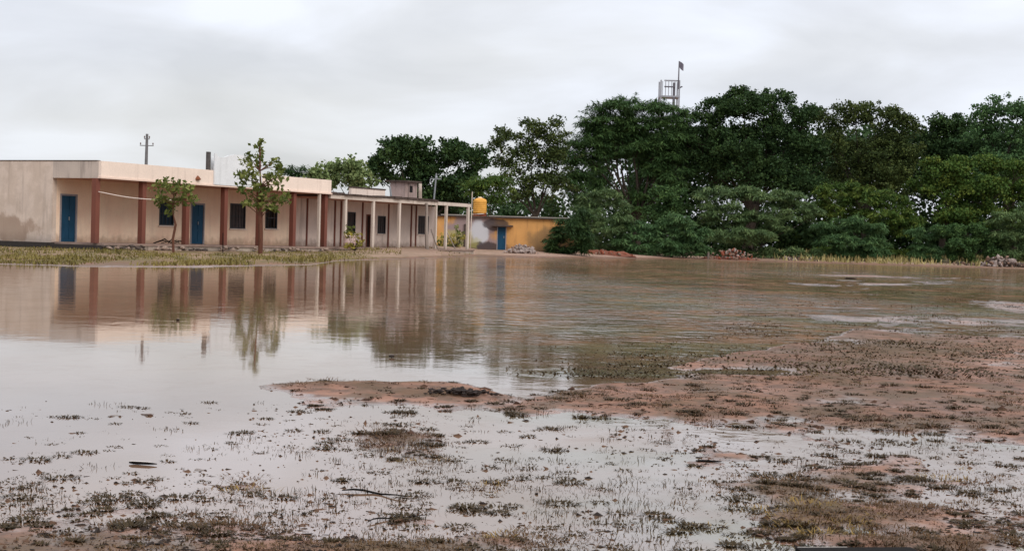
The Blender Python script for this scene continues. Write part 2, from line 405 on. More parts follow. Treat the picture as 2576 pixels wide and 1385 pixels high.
# cover: grassiness of the ground, a map of the place
def cover(X, Y, px, py):
    g = np.zeros_like(X)
    bank = (1 - .7 * sst(820, 1050, px) - .3 * sst(1200, 1350, px)) * sst(40, 44, Y) * (1 - sst(230, 300, Y))
    strip = sst(1850, 2050, px) * sst(1.5, 5, Y - F * H / np.maximum(np.interp(px, *YFAR) - 603 - .029 * (px - 1288), 1.))
    algae = np.zeros_like(X)
    for (bx, by, rx, ry, a) in [(2250, 880, 260, 40, .9), (2080, 1000, 200, 16, .6), (780, 965, 150, 8, .9), (1020, 965, 120, 8, .7), (2300, 1075, 260, 14, .8), (1020, 1130, 120, 40, .9), (2050, 1270, 230, 75, 1.), (2250, 1200, 180, 20, .7),
                              (1270, 1350, 150, 22, .8), (250, 1045, 160, 9, .7), (1750, 1040, 200, 12, .4), (1100, 1385, 400, 20, .8), (1500, 1000, 150, 8, .3), (200, 1385, 400, 30, .5), (1700, 960, 80, 12, .6), (1180, 1160, 90, 30, .4), (1900, 1160, 130, 16, .5), (2150, 950, 220, 20, .5)]:
        algae = np.maximum(algae, a * np.exp(-(((px - bx) / rx) ** 2 + ((py - by) / ry) ** 2)))
    return np.clip(bank, 0, 1), np.clip(strip, 0, 1), algae
bank, strip, algae = cover(P[:, 0], P[:, 1], px, py)
for nme, arr in (('bank', bank), ('strip', strip), ('algae', algae)):
    a = me.attributes.new(nme, 'FLOAT', 'POINT'); a.data.foreach_set('value', arr.astype(np.float32))
t = NT('wet_mud_and_grass', .6, 'Generated')
pz = t.xyz(t.pos)[2]
nA = t.noise(.45, 5, t.mapped((1, .5, 1), src=t.pos)); nB = t.noise(5, 5, t.pos); nC = t.noise(40, 3, t.pos)
mud = t.mix(t.rmap(nA, .38, .62), (.270, .128, .078), (.175, .088, .055))
nD = t.noise(1.6, 6, t.mapped((1, .8, 1), src=t.pos), .65)
mud = t.mix(t.rmap(nB, .42, .62, 0, .75), mud, (.095, .052, .034))
mud = t.mix(t.rmap(nD, .47, .60, 0, .75), mud, (.090, .054, .026))
mud = t.mix(t.rmap(nC, .5, .75, 0, .35), mud, (.09, .05, .038))
wet = t.rmap(t.math('ADD', pz, t.rmap(nB, 0, 1, -.004, .004, False)), .002, .030, 1, 0)
dry = t.rmap(pz, .03, .12)
mud = t.mix(dry, mud, t.mix(t.rmap(nB, .3, .7), (.36, .235, .175), (.24, .15, .11)))
al = t.math('MULTIPLY', t.attr('algae'), t.rmap(t.noise(3, 5, t.pos), .32, .50))
c = t.mix(t.math('MULTIPLY', al, .95), mud, t.mix(t.rmap(nC, .3, .7), (.115, .070, .026), (.055, .032, .017)))
gn = t.noise(1.3, 5, t.mapped((1, .35, 1), src=t.pos))
gcol0 = t.mix(t.rmap(gn, .35, .65), (.22, .15, .042), (.10, .078, .030))
gcol = t.mix(t.rmap(t.noise(.35, 4, t.mapped((1, .5, 1), src=t.pos)), .5, .62, 0, .7), gcol0, (.16, .10, .055))
c = t.mix(t.math('MULTIPLY', t.math('MULTIPLY', t.attr('bank'), t.rmap(pz, .0, .04)), t.rmap(gn, .38, .56, .15, .95)), c, gcol)
scol = t.mix(t.rmap(gn, .35, .65), (.20, .165, .085), (.11, .085, .048))
c = t.mix(t.math('MULTIPLY', t.attr('strip'), t.rmap(nB, .25, .5, .5, 1)), c, scol)
t.col(c)
soak = t.rmap(t.math('ADD', pz, t.rmap(t.noise(9, 4, t.pos), 0, 1, -.004, .004, False)), .0, .0085, 1, 0)
t.set('Roughness', t.mix(soak, t.mix(wet, (.8, .8, .8), (.6, .6, .6)), (.10, .10, .10)))
t.set('Specular IOR Level', t.mix(soak, t.mix(wet, (.15, .15, .15), (.25, .25, .25)), (1, 1, 1)))
t.set('IOR', 1.6)
t.bump(t.math('ADD', t.math('MULTIPLY', nC, .35), nB), .8, .016)
me.materials.append(t.m); me.update(calc_edges=True)
go = link(bpy.data.objects.new('ground', me)); go['kind'] = 'structure'
# country beyond and behind the camera
t2 = plain('distant_soil', (.22, .14, .10), .9, .4, .2)
o = part('ground_beyond', None, t2, (-3500, 3500, -3500, 3500, -1.2, -.6)); o['kind'] = 'structure'
o = part('ground_behind', None, t2, (-400, 400, -400, F * H / (2350 - 603) - .02, -.55, -.02)); o['kind'] = 'structure'

# ------------------------------------------------------------------ water
t = NT('muddy_water', .03)
X_, Y_, Z_ = t.xyz(t.pos)
near = t.rmap(Y_, 10, 28, .12, 1)
side = t.rmap(t.math('DIVIDE', X_, Y_), -.11, .10)          # the breeze reaches the open right-hand side
gust = t.rmap(t.noise(.10, 3, t.mapped((1, .35, 1), src=t.pos)), .40, .60)
amp = t.math('MULTIPLY', near, t.math('ADD', t.math('MULTIPLY', side, t.math('ADD', .20, t.math('MULTIPLY', gust, .62))), .050))
rip = t.noise(3.0, 4, t.mapped((.9, .8, 1), src=t.pos), .55, .6)
rip2 = t.noise(11, 2, t.pos)
rip3 = t.noise(1.5, 3, t.mapped((.8, .8, 1), src=t.pos), .5, 1.0)
h = t.math('MULTIPLY', t.math('ADD', t.math('ADD', rip, t.math('MULTIPLY', rip3, .9)), t.math('MULTIPLY', rip2, .10)), amp)
t.bump(h, 1.0, .055)
murk = t.noise(.22, 4, t.mapped((1, .6, 1), src=t.pos))
wc = t.mix(t.rmap(murk, .35, .65), (.205, .118, .072), (.140, .084, .052))
wc = t.mix(t.math('MULTIPLY', t.rmap(t.noise(.5, 4, t.mapped((.5, 1, 1), src=t.pos)), .45, .6), t.math('MULTIPLY', side, .6)), wc, (.10, .105, .055))
t.col(wc); t.set('IOR', 1.9); t.set('Roughness', t.math('ADD', .035, t.math('MULTIPLY', side, .01)))
film = t.n.new('ShaderNodeBsdfDiffuse'); t.l.new(wc, film.inputs[0])          # silt and scum on the surface
scum = t.math('ADD', t.rmap(t.noise(1.2, 6, t.mapped((.9, .6, 1), src=t.pos), .7, .6), .44, .60, .25, 1.5), t.rmap(t.noise(4.5, 3, t.mapped((1, .7, 1), src=t.pos), .6, .5), .52, .66, 0, .9))
mx = t.n.new('ShaderNodeMixShader'); t.l.new(t.math('MULTIPLY', t.math('ADD', .07, t.math('MULTIPLY', side, .36)), t.math('MULTIPLY', t.rmap(Y_, 8, 20, .25, 1), scum)), mx.inputs[0])
t.l.new(t.b.outputs[0], mx.inputs[1]); t.l.new(film.outputs[0], mx.inputs[2]); t.l.new(mx.outputs[0], t.n['Material Output'].inputs['Surface'])
wm = t.m
w = MB(); w.v = [(-260, 2.3, 0), (260, 2.3, 0), (260, 118, 0), (-260, 118, 0)]; w.f = [(0, 1, 2, 3)]
water = w.build('water', wm); water['kind'] = 'structure'

# ------------------------------------------------------------------ school block with verandah
FL, SOF, TOP, KB = .41, 3.32, 4.10, 2.8
SA = S(826)
school = thing('school_building', 'long salmon pink school block with red brown verandah columns and tall plain parapet', 'building', O, ANG)
def wallbox(x0, x1, z0, z1, holes, k0=KB, k1=KB + .25):
    """boxes of a wall running along the front, with rectangular holes"""
    out = []; xs = sorted({x0, x1, *[h[0] for h in holes], *[h[1] for h in holes]})
    for a, b in zip(xs[:-1], xs[1:]):
        hs = sorted([h for h in holes if h[0] < (a + b) / 2 < h[1]], key=lambda h: h[2]); z = z0
        for h in hs:
            if h[2] > z + 1e-4: out.append((a, b, k0, k1, z, h[2]))
            z = h[3]
        if z < z1 - 1e-4: out.append((a, b, k0, k1, z, z1))
    return out
def hole(x0, x1, y0, y1):
    a, zt = bs((x0 + x1) / 2, y0, KB); b, zb = bs((x0 + x1) / 2, y1, KB)
    return (S(x0, KB), S(x1, KB), zb, zt)
dA1, dA2 = hole(150, 193, 488, 607), hole(479, 514, 511, 613)
dA1 = (dA1[0], dA1[1], FL, dA1[3]); dA2 = (dA2[0], dA2[1], FL, dA2[3])
wA1, wA2, wA3 = hole(400, 437, 507, 567), hole(578, 617, 512, 575), hole(667, 697, 521, 575)
sM = S(742, KB)
part('wall', school, M['salmon'], *wallbox(.26, sM, FL, SOF, [dA1, dA2, wA1, wA2, wA3]))
part('wall', school, M['pink'], *wallbox(sM, SA + .9, FL, SOF, []))['label'] = 'pale pink stained stretch of back wall'
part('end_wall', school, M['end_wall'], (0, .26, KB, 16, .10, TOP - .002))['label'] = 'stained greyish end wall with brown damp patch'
part('rear_wall', school, M['pink'], (.26, SA, 15.7, 16, .1, SOF), (SA - .02, SA + .2, KB + .25, 15.7, .1, TOP - .3))
part('ceiling', school, M['ceil'], (.02, SA - .02, .02, 15.9, SOF, SOF + .14))
part('roof', school, M['roof_top'], (.28, SA - .25, .15, 15.8, SOF + .14, SOF + .22))
part('parapet', school, M['fascia'], (-.001, SA, -.14, 0.02, SOF + .07, TOP), (SA - .12, SA - .002, .02, 15.8, SOF + .15, TOP - .004))['label'] = 'clean pale pink front parapet'
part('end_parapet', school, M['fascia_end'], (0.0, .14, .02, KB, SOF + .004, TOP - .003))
part('drip_edge', school, M['lip'], (-.05, SA + .03, -.20, .02, SOF - .002, SOF + .07))
part('coping', school, M['roof_dark'], (-.02, .20, .1, 16, TOP - .002, TOP + .035))
part('verandah_floor', school, M['floor'], (.0, SA + .3, -.32, KB, FL - .09, FL))
part('plinth', school, M['plinth'], (.6, SA + .3, -.26, KB, -.1, FL - .09))
part('end_plinth', school, M['black_plinth'], (-.55, -.001, KB - .2, 16, -.1, .37), (-.45, .6, -.42, KB - .2, -.1, FL - .10))['label'] = 'black damp plinth at the open end'
for x in (245, 362, 472, 568, 657, 741, 820):
    s = S(x); part('column', school, M['column'], (s - .13, s + .13, 0.0, .26, FL, SOF))
def door(b, hl, mat, fm, handle=True):
    a, c, z0, z1 = hl
    part('door_frame', b, fm, (a - .0, a + .08, KB - .03, KB + .12, z0, z1), (c - .08, c, KB - .03, KB + .12, z0, z1), (a + .08, c - .08, KB - .03, KB + .12, z1 - .08, z1))
    d = MB().box(a + .08, c - .08, KB + .03, KB + .08, z0 + .01, z1 - .08)
    w2 = (c - a - .16) / 2
    for q in (0, 1):
        for (f0, f1) in ((.06, .3), (.36, .62), (.68, .95)):
            d.box(a + .08 + q * w2 + .07, a + .08 + (q + 1) * w2 - .05, KB + .012, KB + .03, z0 + (z1 - z0) * f0, z0 + (z1 - z0) * f1)
    dd = d.build('door', mat, b)
    if handle: part('handle', dd, M['metal'], ((a + c) / 2 + .03, (a + c) / 2 + .07, KB - .02, KB + .029, z0 + 1.0, z0 + 1.16))
def window(b, hl, mat, bars=5, shut=True):
    a, c, z0, z1 = hl
    f = part('window', b, M['bar'], (a, a + .06, KB - .02, KB + .12, z0, z1), (c - .06, c, KB - .02, KB + .12, z0, z1), (a + .06, c - .06, KB - .02, KB + .12, z1 - .06, z1), (a + .06, c - .06, KB - .02, KB + .12, z0, z0 + .06))
    part('sill', f, M['pink'], (a - .08, c + .08, KB - .08, KB + .002, z0 - .06, z0 - .001))
    n = max(3, int((c - a) / .22))
    for i in range(1, n):
        s = a + (c - a) * i / n; part('bar', f, M['bar'], (s - .012, s + .012, KB + .02, KB + .045, z0 + .06, z1 - .06))
    part('bar', f, M['bar'], (a + .06, c - .06, KB + .046, KB + .06, (z0 + z1) / 2 - .02, (z0 + z1) / 2 + .02))
    if shut:
        mid = (a + c) / 2
        part('shutter', f, mat, (a + .06, mid - .01, KB + .08, KB + .11, z0 + .06, z1 - .06)); part('shutter', f, mat, (mid + .01, c - .06, KB + .08, KB + .11, z0 + .06, z1 - .06))
door(school, dA1, M['door'], M['door_frame']); door(school, dA2, M['door'], M['door_frame'])
window(school, wA1, M['shutter']); window(school, wA2, M['shutter_grey']); window(school, wA3, M['dark'], shut=False)
for x in (771.6,):
    s = S(x, KB); part('wall_rib', school, M['column'], (s - .06, s + .06, KB - .05, KB, FL, SOF))
# loose stones facing the plinth
stm = []
for i in range(5):
    bm = bmesh.new(); bmesh.ops.create_icosphere(bm, subdivisions=1, radius=.5)
    for v in bm.verts: v.co = Vector((v.co.x * random.uniform(.7, 1.25), v.co.y * random.uniform(.7, 1.2), v.co.z * random.uniform(.45, .9)))
    for mk in ('stone', 'rubble1', 'rubble2', 'rubble3', 'brick_red', 'clod'):
        q = bpy.data.meshes.new('stone'); bm.to_mesh(q); q.materials.append(M[mk]); stm.append((mk, q))
    bm.free()
def stones(mk): return [q for k, q in stm if k == mk]
for i in range(64):
    s = random.uniform(-.1, SA); o = bpy.data.objects.new('stone', random.choice(stones('stone') + stones('rubble3')))
    link(o, school); sz = random.uniform(.16, .42); o.location = (s, -.34 - random.random() * .14, .12 + random.random() * .2); o.scale = (sz * 1.3, sz * .6, sz * .7); o.rotation_euler = (random.random() * .3, random.random() * .3, random.uniform(-.3, .3))
# lamp bracket on the parapet
s, z = bs(497, 450, -.15)
l = thing('parapet_lamp', 'small rusty lamp fitting on the pink parapet above the second blue door', 'lamp', tuple(O + A * s - N * .16) [:2] + (z,), ANG)
MB().lathe([(.02, .16), (.10, .08), (.16, 0), (.14, -.05), (.02, -.06)], 10).build('lamp_shade', M['rust'], l)
part('bracket', l, M['rust'], (-.015, .015, 0, .15, .12, .15))
# dry branches left on the verandah floor
br = thing('dry_branches', 'few dark dry branches lying on the verandah floor under the first window', 'branches', O + A * S(415, 1) + N * 1.0 + Vector((0, 0, FL)), ANG)
for i in range(7):
    q = random.uniform(-.9, .6); MB().tube([(q, random.uniform(-.2, .2), .03), (q + .5, random.uniform(-.2, .2), random.uniform(.12, .26)), (q + 1.0, random.uniform(-.2, .2), .04)], [.02, .025, .012], 5).build('branch', M['wood_dark'], br)
# name board rising over the parapet
s0, s1 = S(528), S(648)
zb = Z(560, 470) ; zt = Z(560, 391)
bd = thing('arched_board', 'white arched plaster board rising from the parapet behind the big leaved sapling', 'board', tuple(O + A * s0 - N * .16)[:2] + (SOF + .075,), ANG)
W = s1 - s0; HB = zt - SOF - .075
prof = []
for i in range(41):
    u = i / 40; q = abs(u - .5) * 2
    z = HB + (.10 * math.cos((u - .5) * math.pi * 2.2) if .27 < u < .73 else -.02 - .10 * math.sin(math.pi * (q - .46) / .54))
    if u < .05 or u > .95: z = HB + .06
    prof.append((u * W, z))
b = MB(); n = len(prof)
b.v = [(x, -.06, 0) for x, _ in prof] + [(x, -.06, z) for x, z in prof] + [(x, 0.012, 0) for x, _ in prof] + [(x, 0.012, z) for x, z in prof]
for i in range(n - 1):
    b.f += [(i, i + 1, n + i + 1, n + i), (2 * n + i + 1, 2 * n + i, 3 * n + i, 3 * n + i + 1), (n + i, n + i + 1, 3 * n + i + 1, 3 * n + i)]
b.f += [(0, n, 3 * n, 2 * n), (n - 1, 3 * n - 1 - 0 * n, 4 * n - 1, 2 * n - 1)] if False else [(0, n, 3 * n, 2 * n), (n - 1, 2 * n - 1 + 0, 4 * n - 1, 3 * n - 1)]
b.build('board_panel', M['board'], bd)
part('side_pier', bd, M['board_side'], (-.20, -.002, .20, .34, TOP - SOF - .075, HB + .12)) 
part('rear_wall', bd, M['board'], (0.0, W, .34, .5, TOP - SOF - .05, HB - .1))
# cord
p0, p1, p2 = at(246, 482, 67.5), at(388, 498, 68.5), at(395, 499, 69)
cd = MB(); pts = []
pa = O + A * (S(245)) - N * .03; pa.z = Z(247, 482)
pb = Vector(at(430, 503, 66.0))
for i in range(13):
    u = i / 12; q = pa.lerp(pb, u); q.z -= .10 * math.sin(math.pi * u); pts.append(q)
tag(cd.tube(pts, .018, 5).build('cord', M['cord']), 'pale cord strung from the corner column to the small crooked tree', 'cord')

# ------------------------------------------------------------------ older block with white posts
SB0, SB1 = SA + .32, S(1092, KB)
SOFB, TOPB = 3.10, 3.34
old = thing('old_school_building', 'lower weathered block with slim white verandah posts and dark stained roof edge', 'building', O, ANG)
dB = hole(921, 933, 539, 621); dB = (dB[0], dB[1] , FL, dB[3])
wB1, wB2, wB3 = hole(874, 894, 533, 587), hole(950, 970, 543, 588), hole(1052, 1078, 543, 589)
part('wall', old, M['pink'], *wallbox(SA + .9, SB1, FL, SOFB + .02, [dB, wB1, wB2, wB3]))
part('rear_wall', old, M['pink'], (SA + .3, SB1, 9, 9.2, .1, SOFB + .02)); part('end_wall', old, M['pink'], (SB1 - .2, SB1 - .001, KB + .25, 9, .1, SOFB + .02))
part('ceiling', old, M['ceil'], (SA + .04, S(1092), .06, KB + .2, SOFB + .02, SOFB + .1), (SA + .04, SB1, KB + .2, 9.2, SOFB + .021, SOFB + .101))
part('beam', old, M['white_post'], (SA + .04, S(1094) + .1, -.1, .055, SOFB, TOPB - .02))
part('beam', old, M['white_post'], (S(1094) + .12, S(1178) + .12, -.1, .06, Z(1150, 519), Z(1150, 511)))['label'] = 'bare white end beam with no roof over it'
b = MB(); sx_ = SA + .04
while sx_ < S(1092):
    d_ = random.uniform(.35, .9); b.box(sx_, min(sx_ + d_, S(1092) + .2) - .004, -.16 - random.random() * .10, 2.0 + random.random(), TOPB - .02 + random.random() * .02, TOPB + .05 + random.random() * .08); sx_ += d_
b.build('roof_edge', M['roof_dark'], old)
part('roof', old, M['roof_dark'], (SA + .05, SB1, .3, 9.3, SOFB + .11, TOPB + .03))
part('verandah_floor', old, M['floor'], (SA + .3, S(1185), -.32, KB, FL - .10, FL - .003))
part('plinth', old, M['plinth'], (SA + .3, S(1185), -.25, KB, -.1, FL - .10))
door(old, dB, M['door_dark'], M['column'], False)
window(old, wB1, M['shutter_grey']); window(old, wB2, M['shutter_grey']); window(old, wB3, M['shutter_grey'])
for x in (841.6, 857, 911, 976.5, 1034, 1046):
    s = S(x, KB); part('wall_rib', old, M['column'], (s - .06, s + .06, KB - .05, KB, FL, SOFB))
for x, wd, mk in ((798.5, .12, 'white_post'), (867, .17, 'white_post'), (937, .19, 'white_post'), (1003, .17, 'white_post'), (1095, .13, 'white_post'), (1121, .17, 'white_post'), (1176, .20, 'white_post')):
    s = S(x); zt = SOFB if x > 830 else SOF - .002
    if x > 1100: zt = Z(1150, 519) + .001
    o = part('post', school if x < 820 else old, M[mk], (s - wd / 2, s + wd / 2, -.09 if x > 830 else -.15, .05 if x > 830 else -.012, FL if x > 830 else FL, zt))
s = S(1064); b = MB().tube([(s + .1, -.3, .1), (s - .02, -.27, 1.5), (s + .02, -.22, 3.2)], [.13, .10, .08], 7)
p = b.build('post', M['grey_post'], old); p['label'] = 'dark crooked timber post'
b = MB().tube([(SB1 - 2.1, -.1, .4), (SB1 - 2.6, .3, 1.55)], .035, 5); b.build('brace', M['grey_post'], old)
b = MB().tube([(S(1078), -.2, 1.6), (S(1093), -.3, .35)], .04, 5); b.build('brace', M['grey_post'], old)
# things on the older roof
s0, s1 = S(882, .6), S(967, .6)
rp = thing('roof_parapet_block', 'low pink plaster parapet standing alone on the older roof', 'parapet', O, ANG)
part('block', rp, M['pink'], (s0, s1, .6, .78, TOPB + .03, Z(925, 475, .6))); part('coping', rp, M['roof_dark'], (s0 - .03, s1 + .03, .56, .82, Z(925, 475, .6), Z(925, 475, .6) + .07))
s0, s1 = S(1017, 1.2), S(1047, 1.2)
rh = thing('roof_cabin', 'small peeling plaster cabin with dark flat cap on the older roof', 'cabin', O, ANG)
zc = Z(1032, 459, 1.2)
part('cabin_wall', rh, M['cabin'], (s0, s1, 1.2, 2.3, TOPB + .03, zc)); part('cap', rh, M['roof_dark'], (s0 - .22, s1 + .12, .95, 2.5, zc, zc + .10)); part('painted_opening', rh, M['dark'], (s0 + .5, s0 + .85, 1.19, 1.2, TOPB + .5, zc - .2))  # the doorway is a flat panel, its inner shade put into the colour
def ppost(name, label, x, y0, y1, Yd, r, mat, lean=0, extra=None):
    b0, b1 = at(x, y0, Yd), at(x + lean, y1, Yd)
    root = thing(name, label, 'post', b0)
    d = b1 - b0; MB().tube([(0, 0, -.2), tuple(d)], [r, r * .85], 7).build('shaft', mat, root)
    if extra: extra(root, d)
    return root
def slocal(x, k): return (O + A * S(x, k) + N * k).y
ppost('roof_post', 'short white post beside the peeling roof cabin', 1057, 500, 462, slocal(1057, .5), .12, M['white_post'])
ppost('roof_post', 'thin grey stub on the roof left of the cabin', 985, 492, 470, slocal(985, .5), .06, M['metal'], -4)
def ins(root, d):
    MB().lathe([(.03, 0), (.08, .05), (.08, .12), (.03, .2)], 8).build('insulator', M['metal'], root).location = (d.x, d.y, d.z * .8)
    part('cross_arm', root, M['metal'], (d.x * .8 - .35, d.x * .8 + .35, d.y - .04, d.y + .04, d.z * .8 - .03, d.z * .8 + .03))
ppost('leaning_pole', 'thin metal pole leaning right above the end of the older roof', 1091, 505, 436, slocal(1091, 1), .055, M['metal'], 7, ins)

# service pole behind the school
base = at(363, 560, 88); base.z = .2; tp = at(370, 337, 88)
ep = thing('electric_pole', 'concrete electric pole with two cross arms rising behind the pink parapet', 'electric pole', base)
d = tp - base
MB().tube([(0, 0, 0), (d.x, d.y, d.z)], [.14, .075], 8).build('shaft', M['pole'], ep)
for f, wd in ((.895, .40), (.955, .16)):
    part('cross_arm', ep, M['pole'], (d.x * f - wd, d.x * f + wd, -.03, .03, d.z * f - .022, d.z * f + .022))
    for q in (-1, 1):
        MB().lathe([(.015, 0), (.03, .03), (.04, .08), (.02, .14)], 8).build('insulator', M['ceramic'], ep).location = (d.x * f + q * wd * .9, 0, d.z * f + .04)

# ------------------------------------------------------------------ yellow outhouse with tank
YY = 108.0
def yx(x): return at(x, 590, YY).x
yb = thing('yellow_outhouse', 'low ochre yellow block with flat roof and blue door beyond the white posts', 'building', (0, 0, 0))
zt = at(1250, 548, YY).z
dx0, dx1 = yx(1250), yx(1274); dz = at(1262, 571, YY).z
YFL = .28
part('wall', yb, M['yellow'], (yx(1040), dx0, YY, YY + .25, -.1, zt), (dx1, yx(1445), YY, YY + .25, -.1, zt), (dx0, dx1, YY, YY + .25, dz, zt))
part('end_wall', yb, M['yellow'], (yx(1040), yx(1040) + .25, YY + .25, YY + 4, -.1, zt), (yx(1445) - .25, yx(1445), YY + .25, YY + 4, -.1, zt), (yx(1040) + .25, yx(1445) - .25, YY + 3.8, YY + 4, -.1, zt))
part('roof', yb, M['roof_dark'], (yx(1040) - .1, yx(1447), YY - .22, YY + 4.2, zt, zt + .09))
part('coping', yb, M['roof_top'], (yx(1228), yx(1447), YY - .26, YY - .16, zt + .092, zt + .16), (yx(1108), yx(1180), YY - .26, YY - .16, zt + .092, zt + .17))
dd = part('door', yb, M['door'], (dx0 + .06, dx1 - .06, YY + .05, YY + .10, YFL, dz)); part('handle', dd, M['metal'], (dx1 - .2, dx1 - .15, YY + .0, YY + .049, 1.2, 1.35))
part('door_frame', yb, M['door_frame'], (dx0, dx0 + .06, YY - .02, YY + .12, YFL, dz), (dx1 - .06, dx1, YY - .02, YY + .12, YFL, dz))
part('door_hood', yb, M['roof_dark'], (dx0 - .35, dx1 + .45, YY - .45, YY - .002, dz + .04, dz + .14))
part('drain_pipe', yb, M['roof_dark'], (yx(1130) + 1.05, yx(1130) + 1.2, YY - .1, YY - .002, .3, zt - .5))
tx = at(1207, 530, YY + .8); tz = zt + .09
tr = at(1224, 530, YY + .8).x - tx.x
stand = thing('tank_stand', 'low red brick stand under the orange water tank', 'stand', (tx.x, YY + .8, tz))
for i in range(6):
    for j in range(2):
        o = part('brick', stand, M['brick_red'], (-.48 + i * .16, -.48 + i * .16 + .15, -.4, .4, j * .10, j * .10 + .09))
hz = at(1207, 497, YY + .8).z; b0 = tz + .2
tk = thing('water_tank', 'bright orange ribbed plastic water tank on the yellow outhouse roof', 'water tank', (tx.x, YY + .8, b0))
hh = hz - b0; pr = [(tr * .92, 0), (tr, .05)]
for i in range(5):
    z = .12 + i * (hh * .60) / 5; pr += [(tr, z), (tr * .975, z + .03), (tr * .975, z + .06), (tr, z + .09)]
pr += [(tr, hh * .78), (tr * .9, hh * .88), (tr * .55, hh * .95), (tr * .3, hh * .97)]
MB().lathe(pr, 24).build('tank_body', M['tank'], tk, True)
MB().lathe([(tr * .34, hh * .965), (tr * .36, hh * 1.0), (tr * .2, hh * 1.04), (.02, hh * 1.05)], 16).build('lid', plain('pale_tank_lid', (.8, .62, .42), .5, .1), tk)
pp = thing('water_pipe', 'thin white riser pipe with a bend beside the orange tank', 'pipe', (at(1186, 540, YY).x, YY - .3, .3))
top = at(1187, 484, YY).z - .3
MB().tube([(0, 0, 0), (.02, 0, top), (.06, 0, top + .03)], .035, 6).build('riser', M['white_post'], pp)
MB().tube([(0.035, 0, zt - .1), (.5, .3, zt - .06), (.9, .8, zt - .02)], .03, 6).build('branch_pipe', M['white_post'], pp)

# ------------------------------------------------------------------ tower beyond the trees
TY = 190.0
tb = at(1683, 560, TY); tb.z = .4
tw = thing('rooftop_tower', 'pale open water tower frame with railing showing above the tree crowns', 'tower', tb)
def tl(x, y): p = at(x, y, TY); return p.x - tb.x, p.z - tb.z
xl, _ = tl(1660, 240); xr, zt_ = tl(1707, 206); _, zm = tl(1683, 221); _, zl = tl(1683, 243)
dy = (xr - xl) * .5
for x in (xl, xr):
    for y in (-dy, dy): part('leg', tw, M['tower'], (x - .09, x + .09, y - .09, y + .09, 0, zt_ + .05))
part('leg', tw, M['tower_dark'], (-.16, .14, -dy - .1, -dy + .15, 0, zt_ - .25))
part('platform', tw, M['tower'], (xl - .1, xr + .1, -dy - .12, dy + .12, zl - .2, zl))
part('rail', tw, M['tower'], (xl + .4, xr, -dy - .05, -dy + .05, zt_ - .1, zt_ + .08)); part('rail', tw, M['tower_dark'], (xl + .4, .1, -dy - .16, -dy - .07, zm - .08, zm + .08))
MB().tube([(.5, -dy, zm - .2), (1.0, -dy, zm + .1), (xr - .1, -dy, zm - .15)], .10, 6).build('rail', M['tower_dark'], tw)
for i in range(6):
    x = xl + (xr - xl) * (i + .5) / 6; part('baluster', tw, M['tower'], (x - .04, x + .04, -dy - .04, -dy + .04, zl, zt_ - .1))
part('panel', tw, M['tower'], (.6, xr - .1, -dy + .06, -dy + .1, zm + .15, zt_ - .1))
fx, _ = tl(1704.5, 200); _, fz = tl(1704, 157)
fp = thing('flag_pole', 'thin pole flying a small dark flag at the top of the tower', 'flag pole', (tb.x + fx, tb.y - dy - .1, tb.z + zt_ - 1.0))
hp = fz - zt_ + 1.0
MB().tube([(0, 0, 0), (0, 0, hp)], [.10, .07], 6).build('shaft', M['tower_dark'], fp)
fb = MB(); fb.v = []
for i in range(6):
    for j in range(4):
        u = i / 5; v_ = j / 3; fb.v.append((.06 + u * .5, .12 * math.sin(u * 5 + v_), hp - .02 - v_ * .75 - u * .42 + .1 * math.sin(v_ * 3 + u * 3)))
fb.f = [(i * 4 + j, (i + 1) * 4 + j, (i + 1) * 4 + j + 1, i * 4 + j + 1) for i in range(5) for j in range(3)]
fb.build('flag', M['flag'], fp)

# ------------------------------------------------------------------ foliage
def rnd_dirs(n):
    d = rng.normal(size=(n, 3)); return d / np.linalg.norm(d, axis=1)[:, None]
def leaves(clumps, rad, per, size, style, flat=.75):
    """leaf-sized faces gathered in clumps; returns (N*4,3) verts and a value per vertex"""
    n = len(clumps); c = np.repeat(clumps, per, 0); r = np.repeat(rad, per)
    d = rnd_dirs(len(c)) * (rng.random(len(c)) ** .45)[:, None] * r[:, None]; d[:, 2] *= flat
    if style == 'spray': d[:, 2] *= .55; d[:, 2] -= .25 * (d[:, 0] ** 2 + d[:, 1] ** 2) / np.maximum(r, .1)
    p = c + d; m_ = len(p)
    a = rnd_dirs(m_)
    if style == 'spray':
        a = d / np.maximum(np.linalg.norm(d, axis=1), .01)[:, None] + rnd_dirs(m_) * .45; a[:, 2] -= .25; L, Wd = size * 2.2, size * .42
    elif style == 'broad': a[:, 2] -= .5; L, Wd = size * 1.5, size * .8
    else: L, Wd = size * 1.15, size * .8
    a /= np.linalg.norm(a, axis=1)[:, None]
    b = np.cross(a, rnd_dirs(m_) + np.array([0, 0, .2])); b /= np.maximum(np.linalg.norm(b, axis=1), .01)[:, None]
    if style == 'spray': b[:, 2] *= .4
    s = rng.uniform(.7, 1.55, m_)[:, None]
    v = np.stack([p - a * L * .5 * s, p + b * Wd * .5 * s, p + a * L * .5 * s, p - b * Wd * .5 * s], 1).reshape(-1, 3)
    val = np.clip(np.repeat(rng.random(n), per) * .65 + rng.random(m_) * .45 - .05, 0, 1)
    return v, np.repeat(val, 4)
def limb_pts(a, b, sag, n=6):
    a, b = Vector(a), Vector(b); out = []
    j = Vector((random.uniform(-1, 1), random.uniform(-1, 1), 0)) * (b - a).length * .08
    for i in range(n):
        u = i / (n - 1); out.append(a.lerp(b, u) + Vector((0, 0, sag * math.sin(math.pi * u))) + j * math.sin(math.pi * u * 1.5))
    return out
